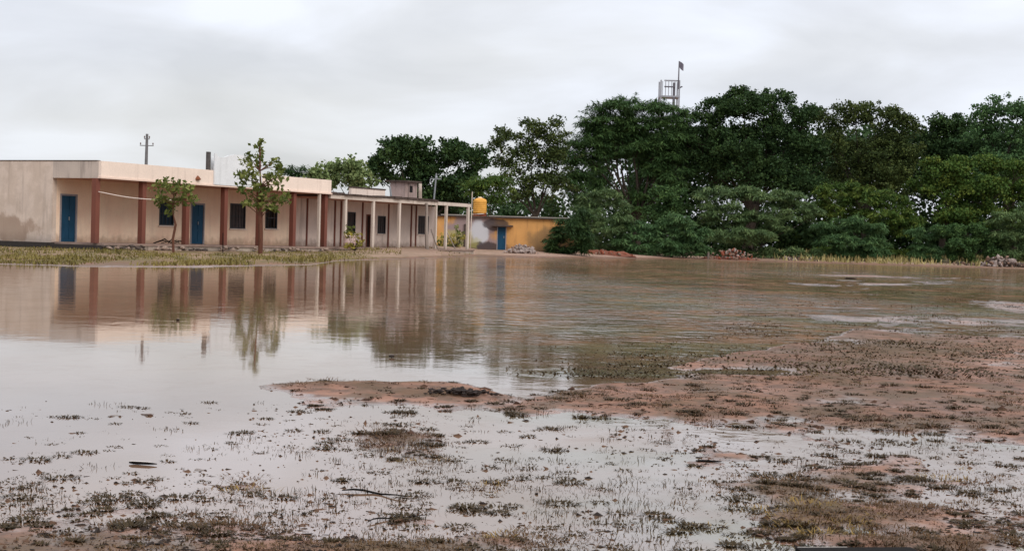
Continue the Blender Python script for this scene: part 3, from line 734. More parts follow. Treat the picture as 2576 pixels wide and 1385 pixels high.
def tree(name, label, cat, x, ybase, Y, lobes, mat, style='round', leaf=.17, dens=1.0, per=34, crad=.65, trunk=.22, zb=None, group=None, depth=.8, bark='bark', twigs=0, per_area=8.0, split=.28, barefoot=True):
    """lobes: (x, y, rx, ry) read on the photograph's grid, placed round the trunk at distance Y"""
    ppm = F / Y
    if not barefoot:                                  # foliage right down to the ground
        xa = min(l[0] - l[2] * .8 for l in lobes); xb = max(l[0] + l[2] * .8 for l in lobes); q = max(2, int((xb - xa) / 38))
        lobes = list(lobes) + [(xa + (xb - xa) * (i + .5) / q, ybase - random.uniform(5, 12), 28, 18) for i in range(q)]
    base = at(x, ybase, Y); base.z = .25 if zb is None else zb
    root = thing(name, label, cat, base, 0, group)
    tb_ = MB(); lob = []
    for (lx, ly, rx, ry) in lobes:
        dyy = random.uniform(-1, 1) * depth * rx / ppm * .5
        c = at(lx, ly, Y + dyy) - base; lob.append((np.array(c), rx / ppm, ry / ppm))
    hub = Vector((0, 0, 0)); low = min(l[0][2] - l[2] for l in lob)
    fork = Vector((random.uniform(-.2, .2), 0, max(.35, low + .2 * (max(l[0][2] for l in lob) - low)) * (.75 if barefoot else .4)))
    tb_.tube(limb_pts((0, 0, -.3), fork, 0, 5), [trunk * f for f in (1.35, 1.1, 1, .9, .8)], 8)
    V, A_ = [], []
    for (c, rx, rz) in lob:
        ry_ = max(rx, rz) * depth
        tip = Vector(c) + Vector((0, 0, -rz * .1))
        start = fork * random.uniform(.8, 1.0)
        tb_.tube(limb_pts(start, tip, .12 * rx), [trunk * f for f in (.5, .36, .26, .18, .12, .07)], 6)
        for q in range(5):
            dd_ = Vector(rnd_dirs(1)[0]) * .8; e_ = tip + Vector((dd_.x * rx, dd_.y * ry_, abs(dd_.z) * rz * (.9 if q else 1.0)))
            tb_.tube(limb_pts(Vector(c) * .5 + tip * .5 - Vector((0, 0, rz * .3)), e_, .05), [trunk * f for f in (.14, .11, .08, .06, .04, .03)], 4, False)
        vol = (rx * ry_ + rx * rz + ry_ * rz)
        n = int(per_area * dens * vol / (crad / .65) ** 2) + 6
        R3 = np.array([rx, ry_, rz]); K = int(6 + rx * rz * 1.6); kd = rnd_dirs(K); kd[:, 2] = np.where(kd[:, 2] < -.3, -kd[:, 2], kd[:, 2])
        kc = kd * rng.uniform(.55, .92, K)[:, None] * R3; kr = rng.uniform(.22, .42, K)     # boughs, each with leafy top and open underside
        w_ = rng.integers(0, K, n); e3 = rnd_dirs(n); e3[:, 2] = np.where(e3[:, 2] < -.1, -e3[:, 2], e3[:, 2])
        pos = kc[w_] + e3 * (kr[w_] * rng.uniform(.6, 1.05, n))[:, None] * np.maximum(R3, .8)
        fill = rng.random(n) < split; ff = rnd_dirs(n) * rng.uniform(.1, .75, n)[:, None] * R3; pos = c + np.where(fill[:, None], ff, pos)
        pos[:, 2] = np.maximum(pos[:, 2], .15)
        cr_ = crad * rng.uniform(.55, 1.2, n)
        v, a = leaves(pos, cr_, per, leaf, style); V.append(v); A_.append(a)
        if twigs:                                     # loose sprays standing out of the crown
            k = int(twigs * rx); d = rnd_dirs(k); d[:, 2] = np.abs(d[:, 2])
            for q in range(k):
                p0 = c + d[q] * np.array([rx, ry_, rz]) * .8; p1 = c + d[q] * np.array([rx, ry_, rz]) * random.uniform(1.08, 1.28)
                tb_.tube([tuple(p0), tuple(p1)], [.03, .012], 3, False)
                pts = p0 + (p1 - p0) * rng.random(5)[:, None]
                v, a = leaves(pts, np.full(5, .22), 7, leaf * .9, style); V.append(v); A_.append(a)
    tb_.build('trunk', M[bark], root)
    npmesh('crown', np.concatenate(V), 4, LM[mat], np.concatenate(A_), root)
    return root

G2 = 'shrubs along the far shore'
tree('feathery_tree', 'low dark feathery tree showing over the pink parapet right of the sapling', 'tree', 752, 600, 128, [(735, 437, 32, 20), (775, 440, 34, 22)], 'dark', 'spray', .16, trunk=.12, twigs=1)
tree('pale_tree', 'pale green broad tree just behind the end of the pink parapet', 'tree', 868, 600, 108, [(850, 445, 40, 38), (885, 440, 42, 36), (830, 470, 30, 30), (905, 470, 30, 34), (800, 455, 34, 28)], 'pale', 'round', .20, trunk=.15, twigs=2, dens=.8)
tree('dense_tree', 'wide dark dense tree behind the older block, left of the yellow outhouse', 'tree', 1065, 620, 122, [(990, 395, 62, 52), (1060, 395, 60, 50), (1130, 400, 62, 52), (1190, 430, 40, 52), (960, 440, 42, 50), (1040, 465, 90, 55), (1150, 480, 70, 50), (1090, 530, 110, 60)], 'dark', 'round', .19, per=36, trunk=.35, twigs=2)
tree('small_bright_tree', 'small yellow green tree just behind the orange water tank', 'tree', 1232, 625, 116, [(1215, 465, 48, 24), (1262, 470, 42, 28), (1190, 480, 40, 26), (1235, 500, 55, 26)], 'yellow', 'spray', .16, trunk=.12, dens=.8)
tree('twiggy_tree', 'tall loose tree with twiggy top left of the drooping acacia', 'tree', 1345, 640, 134, [(1262, 370, 38, 46), (1330, 350, 42, 50), (1385, 345, 48, 48), (1310, 420, 72, 56), (1400, 410, 60, 50), (1290, 490, 65, 60), (1385, 480, 62, 50)], 'olive', 'round', .17, per=26, trunk=.3, twigs=5, dens=.75, split=.2)
tree('drooping_acacia', 'broad drooping acacia with layered sprays below the tower', 'tree', 1600, 640, 138, [(1520, 300, 60, 44), (1580, 285, 70, 44), (1660, 300, 70, 44), (1720, 320, 50, 46), (1490, 350, 50, 46), (1560, 350, 60, 44), (1640, 370, 72, 48), (1710, 400, 55, 50), (1440, 405, 55, 50), (1500, 415, 42, 40), (1640, 440, 44, 60), (1680, 470, 60, 60), (1445, 470, 60, 44), (1490, 505, 50, 40), (1600, 525, 80, 45), (1540, 345, 60, 36), (1610, 335, 70, 40), (1690, 350, 60, 46), (1500, 330, 46, 30), (1660, 400, 60, 40), (1470, 380, 46, 30), (1545, 388, 46, 26), (1600, 385, 50, 32), (1520, 470, 34, 30), (1610, 490, 40, 34)], 'acacia', 'spray', .18, per=40, trunk=.34, twigs=3, crad=.8, dens=1.5)
tree('great_dark_tree', 'tallest dark round crowned tree right of the tower', 'tree', 1885, 650, 138, [(1800, 300, 66, 50), (1870, 278, 75, 55), (1940, 280, 70, 50), (2010, 310, 60, 55), (1770, 370, 70, 60), (1850, 370, 90, 70), (1950, 370, 90, 70), (2030, 400, 60, 70), (1800, 440, 90, 60), (1900, 450, 110, 60), (2000, 470, 80, 50)], 'dark', 'round', .17, per=38, trunk=.45, twigs=3)
tree('fine_leaved_tree', 'mid height fine leaved tree in the dip right of the tallest tree', 'tree', 2170, 650, 140, [(2090, 315, 60, 52), (2150, 300, 55, 42), (2215, 310, 55, 44), (2265, 340, 42, 50), (2110, 390, 80, 60), (2200, 400, 85, 60), (2280, 410, 45, 60), (2150, 470, 100, 60), (2240, 470, 80, 60)], 'olive', 'round', .16, per=32, trunk=.38, twigs=5, dens=.9)
tree('narrow_dark_tree', 'narrow dark tree filling the notch near the right end of the skyline', 'tree', 2372, 650, 142, [(2360, 325, 38, 34), (2400, 340, 48, 46), (2350, 390, 60, 60), (2420, 400, 60, 60), (2370, 470, 80, 60)], 'dark', 'round', .2, per=34, trunk=.3, twigs=2)
tree('tall_right_tree', 'tall open topped tree rising at the right edge of the view', 'tree', 2540, 655, 138, [(2480, 300, 46, 40), (2545, 285, 52, 46), (2610, 300, 50, 60), (2480, 370, 70, 60), (2560, 375, 80, 60), (2640, 400, 70, 80), (2520, 450, 100, 60)], 'blue', 'round', .17, per=32, trunk=.4, twigs=5, dens=.9)
tree('tall_right_tree', 'tall tree just outside the right edge of the view', 'tree', 2800, 660, 138, [(2720, 380, 90, 90), (2820, 360, 100, 90), (2760, 480, 140, 90)], 'dark', 'round', .24, per=26, trunk=.4, dens=.7)
tree('vine_covered_tree', 'yellow green rounded tree in front of the skyline trees at the right', 'tree', 2420, 655, 132, [(2345, 430, 42, 34), (2410, 440, 60, 40), (2490, 425, 50, 30), (2550, 440, 50, 36), (2320, 480, 40, 44), (2390, 500, 70, 50), (2480, 500, 75, 55), (2570, 500, 60, 50), (2430, 560, 100, 45), (2560, 570, 60, 45)], 'yellow', 'round', .17, per=34, trunk=.26, crad=.6, split=.15)
# front rank
S_ = dict(group=G2, barefoot=False)
tree('grey_shrub', 'olive grey tall shrub at the right end of the yellow outhouse wall', 'shrub', 1500, 640, 119, [(1480, 520, 42, 36), (1530, 510, 48, 34), (1500, 570, 70, 40), (1560, 570, 40, 40), (1480, 615, 50, 26)], 'grey', 'spray', .15, trunk=.1, crad=.5, **S_)
tree('wall_shrub', 'dark shrub overgrowing the right end of the ochre wall', 'shrub', 1400, 640, 106.5, [(1430, 585, 38, 46), (1392, 608, 30, 24), (1460, 600, 34, 40), (1455, 560, 40, 34)], 'dark', 'spray', .16, trunk=.08, crad=.45, **S_)
tree('bright_shrub', 'bright leafy bush peeping above the feathery shore shrub', 'shrub', 1680, 640, 126, [(1670, 500, 36, 34), (1705, 520, 40, 40), (1660, 550, 50, 40)], 'acacia', 'round', .15, trunk=.1, crad=.5, **S_)
tree('feathery_shrub', 'feathery low green shrub leaning over the shore in the centre', 'shrub', 1690, 645, 118, [(1630, 590, 60, 38), (1700, 580, 60, 40), (1750, 600, 40, 34), (1580, 610, 36, 26), (1690, 622, 80, 22)], 'blue', 'spray', .16, trunk=.1, crad=.5, **S_)
tree('umbrella_acacia', 'flat topped umbrella acacia shrub with pale top and dark underside', 'shrub', 1900, 650, 124, [(1800, 500, 50, 26), (1860, 492, 60, 24), (1930, 495, 62, 26), (1995, 510, 50, 28), (2035, 545, 36, 28), (1780, 540, 40, 34), (1850, 550, 60, 40), (1950, 560, 66, 36), (1870, 600, 100, 30)], 'grey', 'spray', .15, trunk=.14, crad=.5, per=36, **S_)
tree('layered_shrub', 'yellow green layered shrub between the umbrella acacia and the vine covered tree', 'shrub', 2180, 650, 130, [(2070, 490, 36, 34), (2150, 490, 60, 34), (2210, 505, 56, 34), (2270, 530, 44, 34), (2110, 540, 70, 40), (2200, 560, 80, 40), (2280, 575, 50, 36)], 'yellow', 'spray', .16, trunk=.12, crad=.55, **S_)
tree('blue_shrub', 'blue green low shrub right of the umbrella acacia', 'shrub', 2140, 652, 125, [(2080, 580, 44, 26), (2140, 575, 50, 32), (2200, 595, 50, 30), (2110, 615, 70, 20), (2190, 622, 60, 16)], 'blue', 'spray', .15, trunk=.08, crad=.45, **S_)
tree('small_round_shrub', 'small round grey green shrub behind the dry shore grass', 'shrub', 2320, 655, 126, [(2310, 598, 34, 26), (2350, 590, 30, 26), (2330, 628, 50, 16)], 'blue', 'spray', .14, trunk=.06, crad=.4, **S_)
tree('leafy_shrub', 'mid green leafy shrub in the front rank near the right rubble', 'shrub', 2430, 655, 126, [(2400, 590, 40, 26), (2450, 585, 42, 26), (2420, 622, 60, 22), (2490, 615, 34, 26)], 'acacia', 'round', .14, trunk=.08, crad=.42, **S_)
tree('right_edge_shrub', 'tall grey green shrub cut by the right edge of the view', 'shrub', 2550, 655, 126, [(2530, 560, 46, 34), (2590, 550, 60, 46), (2560, 610, 70, 36), (2650, 600, 50, 50)], 'grey', 'spray', .15, trunk=.1, crad=.5, **S_)
# thicket closing the view between and behind the trunks
pts = []
def th(x0, x1, y0, y1, n):
    q = [np.array(at(random.uniform(x0, x1), random.uniform(y0, y1), random.uniform(147, 163))) for _ in range(n)]; pts.extend(q)
th(1430, 2900, 420, 640, 900); th(1600, 2900, 360, 440, 260); th(1500, 2900, 325, 440, 620); th(900, 1440, 500, 640, 330); th(1480, 2900, 560, 640, 500)
pts = np.array(pts); hx, hy = project(pts)
pts = pts[~((np.abs(hx - 1563) < 30) & (np.abs(hy - 440) < 34)) & ~((np.abs(hx - 1420) < 16) & (hy < 560))]
v, a = leaves(pts, np.full(len(pts), 1.5), 42, .34, 'round')
th_o = npmesh('thicket', v, 4, LM['dark'], a); th_o['kind'] = 'stuff'; tag(th_o, 'dark tangled undergrowth between and behind the tree trunks', 'undergrowth')

# two young trees by the verandah
def sapling(name, label, x, ybase, Y, stem, clumps, mat, leaf, per, crad, bark, r):
    base = at(x, ybase, Y); root = thing(name, label, 'tree', base)
    tb_ = MB(); L = [Vector(at(a_, b_, Y)) - base for a_, b_ in stem]; L[0] = Vector((0, 0, -.2))
    tb_.tube(L, [r * (1 if i < 3 else .35) for i in range(len(L))], 8)
    V, A_ = [], []; cs = []
    for (cx_, cy_, cr_) in clumps:
        c = Vector(at(cx_, cy_, Y + random.uniform(-.7, .7))) - base; cs.append(c)
        s0 = min(L[1:], key=lambda q: (q - c).length + (10 if q.z > c.z else 0)); tb_.tube(limb_pts(s0, c, .05, 4), [r * .3, r * .22, r * .16, r * .08], 5, False)
        k = 3; pos = np.array(c) + rng.normal(size=(k, 3)) * cr_ / (F / Y) * .7
        v, a = leaves(pos, np.full(k, crad), per, leaf, 'broad'); V.append(v); A_.append(a)
    tb_.build('trunk', M[bark], root); npmesh('crown', np.concatenate(V), 4, LM[mat], np.concatenate(A_), root)
    return root
cl = [(652, 362, 5), (655, 378, 6), (652, 395, 7), (656, 412, 7), (628, 398, 8), (618, 412, 8), (635, 418, 7), (690, 408, 8), (700, 420, 9), (606, 432, 9), (612, 448, 10), (625, 440, 9), (640, 440, 9), (680, 436, 11), (692, 450, 10), (705, 440, 9),
      (622, 466, 12), (645, 465, 13), (665, 455, 11), (680, 470, 12), (705, 465, 10), (612, 480, 8), (635, 485, 12), (660, 485, 12), (690, 488, 12), (712, 482, 8), (716, 497, 6), (628, 502, 11), (652, 505, 12), (680, 505, 12), (704, 508, 10), (640, 520, 9), (668, 522, 9), (690, 520, 7), (618, 512, 7)]
sapling('broad_leaved_sapling', 'taller upright young tree with big leaves and a thick reddish trunk before the verandah', 655, 633, 71.0, [(655, 633), (656, 590), (655, 550), (655, 510), (656, 470), (654, 430), (654, 390), (653, 360)], cl, 'teak', .14, 9, .27, 'bark_red', .11)
cl = [(398, 465, 9), (405, 480, 10), (395, 495, 9), (415, 462, 10), (425, 455, 10), (440, 458, 10), (455, 460, 9), (468, 466, 9), (480, 470, 7), (420, 478, 11), (438, 475, 12), (455, 480, 11), (472, 485, 9), (486, 495, 7), (410, 498, 10), (428, 497, 11), (445, 498, 11), (462, 500, 9), (400, 510, 7), (425, 512, 9), (440, 515, 9), (478, 508, 6), (432, 528, 6)]
sapling('crooked_sapling', 'smaller young tree with thin crooked trunk in front of the first window', 437, 632, 64.0, [(437, 632), (435, 600), (442, 565), (436, 540), (435, 515), (437, 490), (440, 465)], cl, 'teak', .115, 8, .24, 'bark_red', .055)
# fence stake by the verandah
ppost('thin_stake', 'thin dark stake standing between the second door and the column', 561, 632, 585, 70, .025, M['wood_dark'])
# planter with a bush
pb = at(879, 620, 83); pb.z = .36
dr = thing('painted_drum', 'round pink and white drum planter between two white posts', 'planter', pb)
MB().lathe([(.30, 0), (.33, .05), (.33, .28), (.35, .31), (.33, .34), (.33, .6), (.36, .66), (.36, .72), (.30, .72), (.30, .62)], 16).build('drum_body', M['drum'], dr, True)
part('soil', dr, M['clod'], (-.2, .2, -.2, .2, .60, .66))
def bush(name, label, cat, base, pts, mat, leaf, per, r, stem=.012):
    root = thing(name, label, cat, base); tb_ = MB(); P_ = np.array(pts)
    for p in pts: tb_.tube(limb_pts((0, 0, -.03), p, .02, 4), [stem, stem * .8, stem * .6, stem * .4], 4, False)
    tb_.build('stem', M['bark'], root); v, a = leaves(P_, np.full(len(P_), r), per, leaf, 'broad'); npmesh('foliage', v, 4, LM[mat], a, root)
bush('potted_plant', 'small dark leafy plant growing in the pink drum', 'plant', pb + Vector((0, 0, .66)), [(random.uniform(-.3, .3), random.uniform(-.2, .2), random.uniform(.1, .55)) for _ in range(12)], 'teak', .09, 9, .12)
for (x, y, Y, w_, h_, mat, lab) in ((893, 630, 80, .5, .9, 'vine', 'dry yellowish bush in front of the pink drum'), (1138, 627, 104, .9, 1.1, 'vine', 'yellow green bush climbing the ochre wall between the last white posts'), (1112, 626, 104.5, .6, .9, 'teak', 'small dark weed against the ochre wall left of the yellow bush'), (1150, 600, 106, .5, 1.6, 'teak', 'tall thin weed reaching up the middle of the ochre wall')):
    b_ = at(x, y, Y); b_.z = .3
    bush('bush', lab, 'bush', b_, [(random.uniform(-w_, w_), random.uniform(-.3, .3), random.uniform(.1, h_)) for _ in range(26)], mat, .10, 8, .16)

# ------------------------------------------------------------------ rubble and mounds on the far shore
def heap(name, label, x0, x1, yb, hpx, Y, mats, n, sz, cat='rubble heap'):
    c = at((x0 + x1) / 2, yb, Y); w_ = (x1 - x0) / 2 * Y / F; hh_ = hpx * Y / F
    px_, py_ = project(np.array([[c.x, c.y, 0]])); g = float(relief(np.array([c.x]), np.array([c.y]), px_, py_)[0])
    c.z = g; root = thing(name, label, cat, c)
    ms = [q for k in mats for q in stones(k)]
    for i in range(n):
        u = random.triangular(-1, 1, 0); v_ = random.uniform(-1, 1)
        top_ = max(0, (1 - u * u)) * max(0, 1 - v_ * v_ * .8)
        o = bpy.data.objects.new('stone', random.choice(ms)); link(o, root)
        s = sz * random.uniform(.5, 1.5); o.scale = (s * random.uniform(.8, 1.4), s, s * random.uniform(.6, 1))
        o.location = (u * w_, v_ * w_ * .35, hh_ * top_ * random.uniform(.15, 1)); o.rotation_euler = (random.random() * 3, random.random() * 3, random.random() * 6)
    return root
def mound(name, label, x0, x1, yb, hpx, Y, mat):
    c = at((x0 + x1) / 2, yb, Y); q_ = project(np.array([[c.x, c.y, 0]])); c.z = float(relief(np.array([c.x]), np.array([c.y]), *q_)[0]) - .1; w_ = (x1 - x0) / 2 * Y / F; hh_ = hpx * Y / F + .1
    n = 34; b = MB()
    for j in range(12):
        for i in range(n):
            u = i / (n - 1) * 2 - 1; v_ = j / 11 * 2 - 1
            z = hh_ * max(0, 1 - u ** 4) * max(0, 1 - v_ * v_) * (.65 + .8 * float(fbm(np.array([u * 5 + x0]), np.array([v_ * 3.]), 3)[0]) * 1.6)
            b.v.append((u * w_, v_ * 1.2, z - .02))
    b.f = [(j * n + i, j * n + i + 1, (j + 1) * n + i + 1, (j + 1) * n + i) for j in range(11) for i in range(n - 1)]
    root = thing(name, label, 'earth mound', c); b.build('earth', M[mat], root, True); return root
heap('rubble_heap', 'heap of pale broken plaster and stones in front of the blue outhouse door', 1268, 1355, 636, 22, 103, ['rubble1', 'rubble1', 'rubble1', 'rubble2'], 120, .28)
mound('earth_mound', 'long low red earth mound under the grey green shrubs left of centre', 1432, 1600, 640, 14, 112, 'red_earth')
heap('rubble_heap', 'scattered red clods on the long earth mound', 1440, 1595, 638, 12, 111, ['brick_red', 'rubble2'], 50, .2)
mound('earth_mound', 'shorter reddish mound below the umbrella acacia', 1745, 1925, 650, 10, 119, 'red_earth')
heap('rubble_heap', 'reddish brick and stick rubble heap under the umbrella acacia', 1768, 1915, 648, 28, 118, ['brick_red', 'rubble2', 'rubble2', 'rubble1'], 120, .22)
heap('rubble_heap', 'thin scatter of brown stones right of the umbrella acacia', 1930, 2080, 652, 10, 121, ['rubble2', 'rubble3', 'rubble1'], 46, .18)
heap('rubble_heap', 'grey and white rubble heap in the grass at the far right', 2460, 2585, 668, 28, 120, ['rubble1', 'rubble1', 'rubble3', 'rubble2'], 150, .32)
heap('rubble_heap', 'few dark stones left of the far right rubble', 2390, 2480, 664, 8, 121, ['rubble3', 'rubble2'], 26, .2)
ppost('marker_post', 'short pale marker post beside the red brick rubble', 1782, 650, 632, 117.5, .10, M['grey_post'])

# ------------------------------------------------------------------ small things lying in the wet foreground
def lying(name, label, cat, x0, y0, x1, y1, th_, mats, bend=.0, z=.008):
    a, b_ = ground(x0, y0, z), ground(x1, y1, z); L = (b_ - a); root = thing(name, label, cat, a, math.atan2(L.y, L.x)); n = L.length
    pts_ = [(n * u, bend * math.sin(u * 5), bend * .15 * math.sin(u * 9)) for u in np.linspace(0, 1, 8)]
    MB().tube(pts_, [th_ * .5, th_, th_ * 1.1, th_, th_ * .9, th_ * .8, th_ * .6, th_ * .3], 6).build('shaft', M[mats[0]], root)
    if len(mats) > 1: part('pale_face', root, M[mats[1]], (n * .05, n * .8, -th_ * .6, th_ * .5, th_ * .95, th_ * 1.15))
    return root
lying('driftwood', 'short dark stick with a pale top floating in the left shallows', 'stick', 325, 1162, 395, 1166, .007, ['wood_dark', 'wood_pale'])
lying('driftwood', 'long thin dark stick lying in the shallows near the bottom centre', 'stick', 860, 1232, 1030, 1246, .0045, ['wood_dark'], .03)
lying('driftwood', 'thin curved twig low in the centre of the wet ground', 'stick', 925, 1312, 1070, 1292, .003, ['wood_dark'], .03)
lying('driftwood', 'thin straight twig in the wet ground right of centre', 'stick', 1750, 1158, 1815, 1160, .006, ['wood_dark'])
a = ground(2000, 1383.5, .02); b_ = ground(2290, 1383, .02)
pk = thing('wooden_plank', 'dark plank lying at the bottom edge of the view on the right', 'plank', a, math.atan2((b_ - a).y, (b_ - a).x))
part('board', pk, M['wood_dark'], (0, (b_ - a).length, -.22, 0, -.02, .012)); part('worn_edge', pk, M['wood_pale'], (.01, (b_ - a).length * .45, .0005, .004, .006, .0125))
def clod(name, label, cat, x, y, wpx, mats=('clod',), flat=.7):
    p = ground(x, y, .0); s = wpx * p.y / F
    o = bpy.data.objects.new(name, random.choice([q for k in mats for q in stones(k)])); link(o); o.location = p + Vector((0, 0, s * .2)); o.scale = (s, s, s * flat); o.rotation_euler.z = random.random() * 6
    tag(o, label, cat)
clod('floating_lump', 'dark lump with a pale top standing in the calm open water near the centre', 'lump', 985, 899, 20)
clod('floating_lump', 'dark flat lump in the rippled water far to the right', 'lump', 2140, 706, 30, flat=.35)
clod('floating_weed', 'small brown lump in the water below the first window reflection', 'lump', 447, 806, 12)
clod('dropped_stone', 'round black stone in the bottom left shallows below the grass clumps', 'stone', 766, 1293, 12, flat=1)
clod('dropped_stone', 'smaller black stone right of the round one in the bottom shallows', 'stone', 820, 1324, 10, flat=1)
clod('dropped_stone', 'black stone on the bright water right of the long stick', 'stone', 1350, 1243, 10, flat=1)
# dark churned heap on the bar
hp_ = thing('mud_heap', 'dark churned mud heap on the bar in the middle of the water', 'mud heap', ground(1165, 992, .02))
for i in range(150):
    u = random.triangular(-1, 1, -.3); o = bpy.data.objects.new('clod', random.choice(stones('clod'))); link(o, hp_)
    s = random.uniform(.010, .042); o.location = (u * .27, random.uniform(-.12, .12), (1 - u * u) * .03 * random.random() + .01); o.scale = (s * 1.5, s, s * .8); o.rotation_euler.z = random.random() * 6

# ------------------------------------------------------------------ grass
def blades(base, h, w, spread, mat, name, label, kind='stuff', lean=.6, lo=0., ang=None):
    """one bent blade per base point"""
    n = len(base); th_ = rng.random(n) * 2 * np.pi if ang is None else ang + rng.normal(size=n) * .6; d = np.stack([np.cos(th_), np.sin(th_), np.zeros(n)], 1)
    side = np.stack([-d[:, 1], d[:, 0], np.zeros(n)], 1)
    hh_ = (h * rng.uniform(.5, 1.3, n))[:, None]; ln = (lo + (rng.random(n) ** .7) * (lean * 1.4 - lo))[:, None] if not lo else rng.uniform(lo, .985, n)[:, None]
    ww = (w * rng.uniform(.6, 1.3, n))[:, None]
    up = np.array([0, 0, 1.])
    tip = base + up * hh_ * np.sqrt(np.maximum(1 - np.minimum(ln, .97) ** 2, .05)) + d * hh_ * ln
    mid = base + (tip - base) * .5 + up * hh_ * .12
    v = np.stack([base - side * ww * .5, base + side * ww * .5, mid + side * ww * .42, mid - side * ww * .42, mid - side * ww * .42, mid + side * ww * .42, tip + side * ww * .08, tip - side * ww * .08], 1).reshape(-1, 3)
    val = np.repeat(np.clip(rng.random(n) * .55 + .6 * sst(-.3, .3, fbm(base[:, 0] * .4, base[:, 1] * .18, 4, 41)) - .05, 0, 1), 8)
    o = npmesh(name, v, 4, LM[mat], val); o['kind'] = kind; tag(o, label, 'grass'); return o
def ground_pts(x, y):       # numpy, z = 0 plane then lifted to the relief
    dx = (x - CX) / F; dyy = (CY - y) / F
    D = dx[:, None] * np.array(rr) + dyy[:, None] * np.array(uu) + np.array(fw)
    t_ = -H / D[:, 2]; p = D * t_[:, None]; p[:, 2] = 0
    p[:, 2] = relief(p[:, 0], p[:, 1], x, y); return p
# tufts: where the density map of the ground says so
def tufts(n, dens, R_, per, h, w, mat, name, label, xr=(-150, 2730), yr=(1000, 1480), lean=.75, zoff=-.003, lo=.80):
    x = rng.uniform(*xr, n * 4); y = rng.uniform(*yr, n * 4)
    p = ground_pts(x, y); q = dens(x, y, p); k = rng.random(len(x)) < q; p = p[k][:n]
    if not len(p): return
    sz = rng.lognormal(0, .6, len(p)).clip(.3, 3.2); per_ = np.maximum(4, (per * sz).astype(int))
    c = np.repeat(p, per_, 0); s = np.repeat(sz, per_)
    a = rng.random(len(c)) * 2 * np.pi; r_ = np.sqrt(rng.random(len(c))) * R_ * s
    ang = np.repeat(rng.random(len(p)) * 1.0, per_); ca = np.cos(a) * r_ * (1.0 + ang * .6); sa = np.sin(a) * r_ * 1.15
    c = c + np.stack([ca, sa, np.zeros(len(c))], 1); c[:, 2] = np.maximum(c[:, 2], -.004) + zoff
    blades(c, h * s ** .6, w, 0, mat, name, label, lean=lean, lo=lo, ang=np.arctan2(sa, ca))
def G(x, y, L): 
    r = np.zeros_like(x)
    for (bx, by, rx, ry, a) in L: r = np.maximum(r, a * np.exp(-(((x - bx) / rx) ** 2 + ((y - by) / ry) ** 2)))
    return r
def d_olive(x, y, p):
    z = p[:, 2]; cl_ = fbm(p[:, 0] * 1.6, p[:, 1] * 1.0, 3, 9)
    b = .22 + .9 * np.maximum(cl_, 0) + G(x, y, [(80, 1230, 120, 30, .5), (560, 1260, 150, 40, .5), (250, 1290, 300, 50, .35), (1000, 1110, 180, 50, .5), (1250, 1210, 160, 50, .4), (2280, 1160, 350, 70, .5), (2000, 1230, 250, 60, .5), (250, 1045, 160, 10, .9), (1500, 1320, 90, 12, .9), (1850, 1340, 200, 40, .4)])
    b *= np.where((x < 650) & (y < 1190), .35, 1); b *= 1 - .9 * G(x, y, [(640, 1180, 200, 40, 1), (1640, 1230, 90, 50, .9), (1780, 1345, 160, 30, .6), (1680, 1090, 160, 20, .5)])
    return np.clip(b * .55, 0, 1) * (y > 1008) * np.where(z > .006, .45, 1)
tufts(2700, d_olive, .016, 46, .015, .0070, 'tuft', 'olive_grass', 'low dark olive grass clumps standing in the shallow foreground water')
tufts(4200, lambda x, y, p: np.clip(.1 + 1.6 * fbm(p[:, 0] * 2.2, p[:, 1] * 1.2, 3, 4), 0, 1) * (y > 1008) * np.where((x < 600) & (y < 1200), .3, 1), .018, 6, .015, .0032, 'tuft', 'sparse_grass', 'fine sparse grass stalks poking out of the shallow water', lean=.5, lo=.3)
def d_brown(x, y, p): return np.clip(G(x, y, [(980, 1105, 130, 34, .9), (1060, 1155, 100, 26, .9), (1200, 1170, 120, 40, .35), (1980, 1230, 190, 36, .9), (2150, 1290, 280, 50, .8), (2350, 1200, 220, 26, .6), (1270, 1360, 160, 26, .9), (1000, 1390, 330, 30, .8), (100, 1390, 500, 40, .22), (550, 1320, 260, 20, .45), (2080, 1130, 90, 20, .6), (2430, 1370, 300, 30, .6), (620, 1240, 70, 22, .8), (1180, 1220, 80, 20, .5)]), 0, 1)
tufts(2200, d_brown, .028, 26, .016, .0040, 'tuftb', 'brown_grass', 'matted brown dead grass on the low muddy rises', lean=.95)
def d_straw(x, y, p): return np.clip(G(x, y, [(1960, 1290, 110, 34, .9), (2060, 1320, 190, 26, .7), (1170, 1230, 70, 18, .35), (1080, 1150, 60, 20, .35), (1250, 1350, 80, 12, .5), (2330, 1190, 120, 22, .2), (620, 1225, 50, 12, .4)]), 0, 1)
tufts(800, d_straw, .032, 26, .022, .0036, 'tufty', 'straw_grass', 'yellow straw coloured grass patch in the lower right foreground', lean=.95)
def d_bar(x, y, p):
    z = p[:, 2]; return np.clip((.12 + 1.3 * np.maximum(fbm(p[:, 0] * .9, p[:, 1] * .9, 3, 12), 0) + G(x, y, [(780, 965, 160, 8, .7), (1020, 966, 120, 8, .5), (2300, 880, 260, 40, .35), (1980, 965, 150, 14, .6), (2300, 1075, 260, 20, .6), (1700, 1040, 300, 16, .35)])) * (z > .002), 0, 1)
tufts(1500, d_bar, .036, 24, .020, .0050, 'tuftb', 'bar_weed', 'flat reddish brown weeds scattered over the wet mud bar', yr=(815, 1110), lean=1.0)
tufts(420, lambda x, y, p: np.clip(.5 * (x > 1200) + .1, 0, 1) * (p[:, 2] > .0), .020, 34, .018, .0065, 'tuft', 'bar_clumps', 'separate dark clumps dotted over the wet mud bar', yr=(930, 1110), lean=.9)
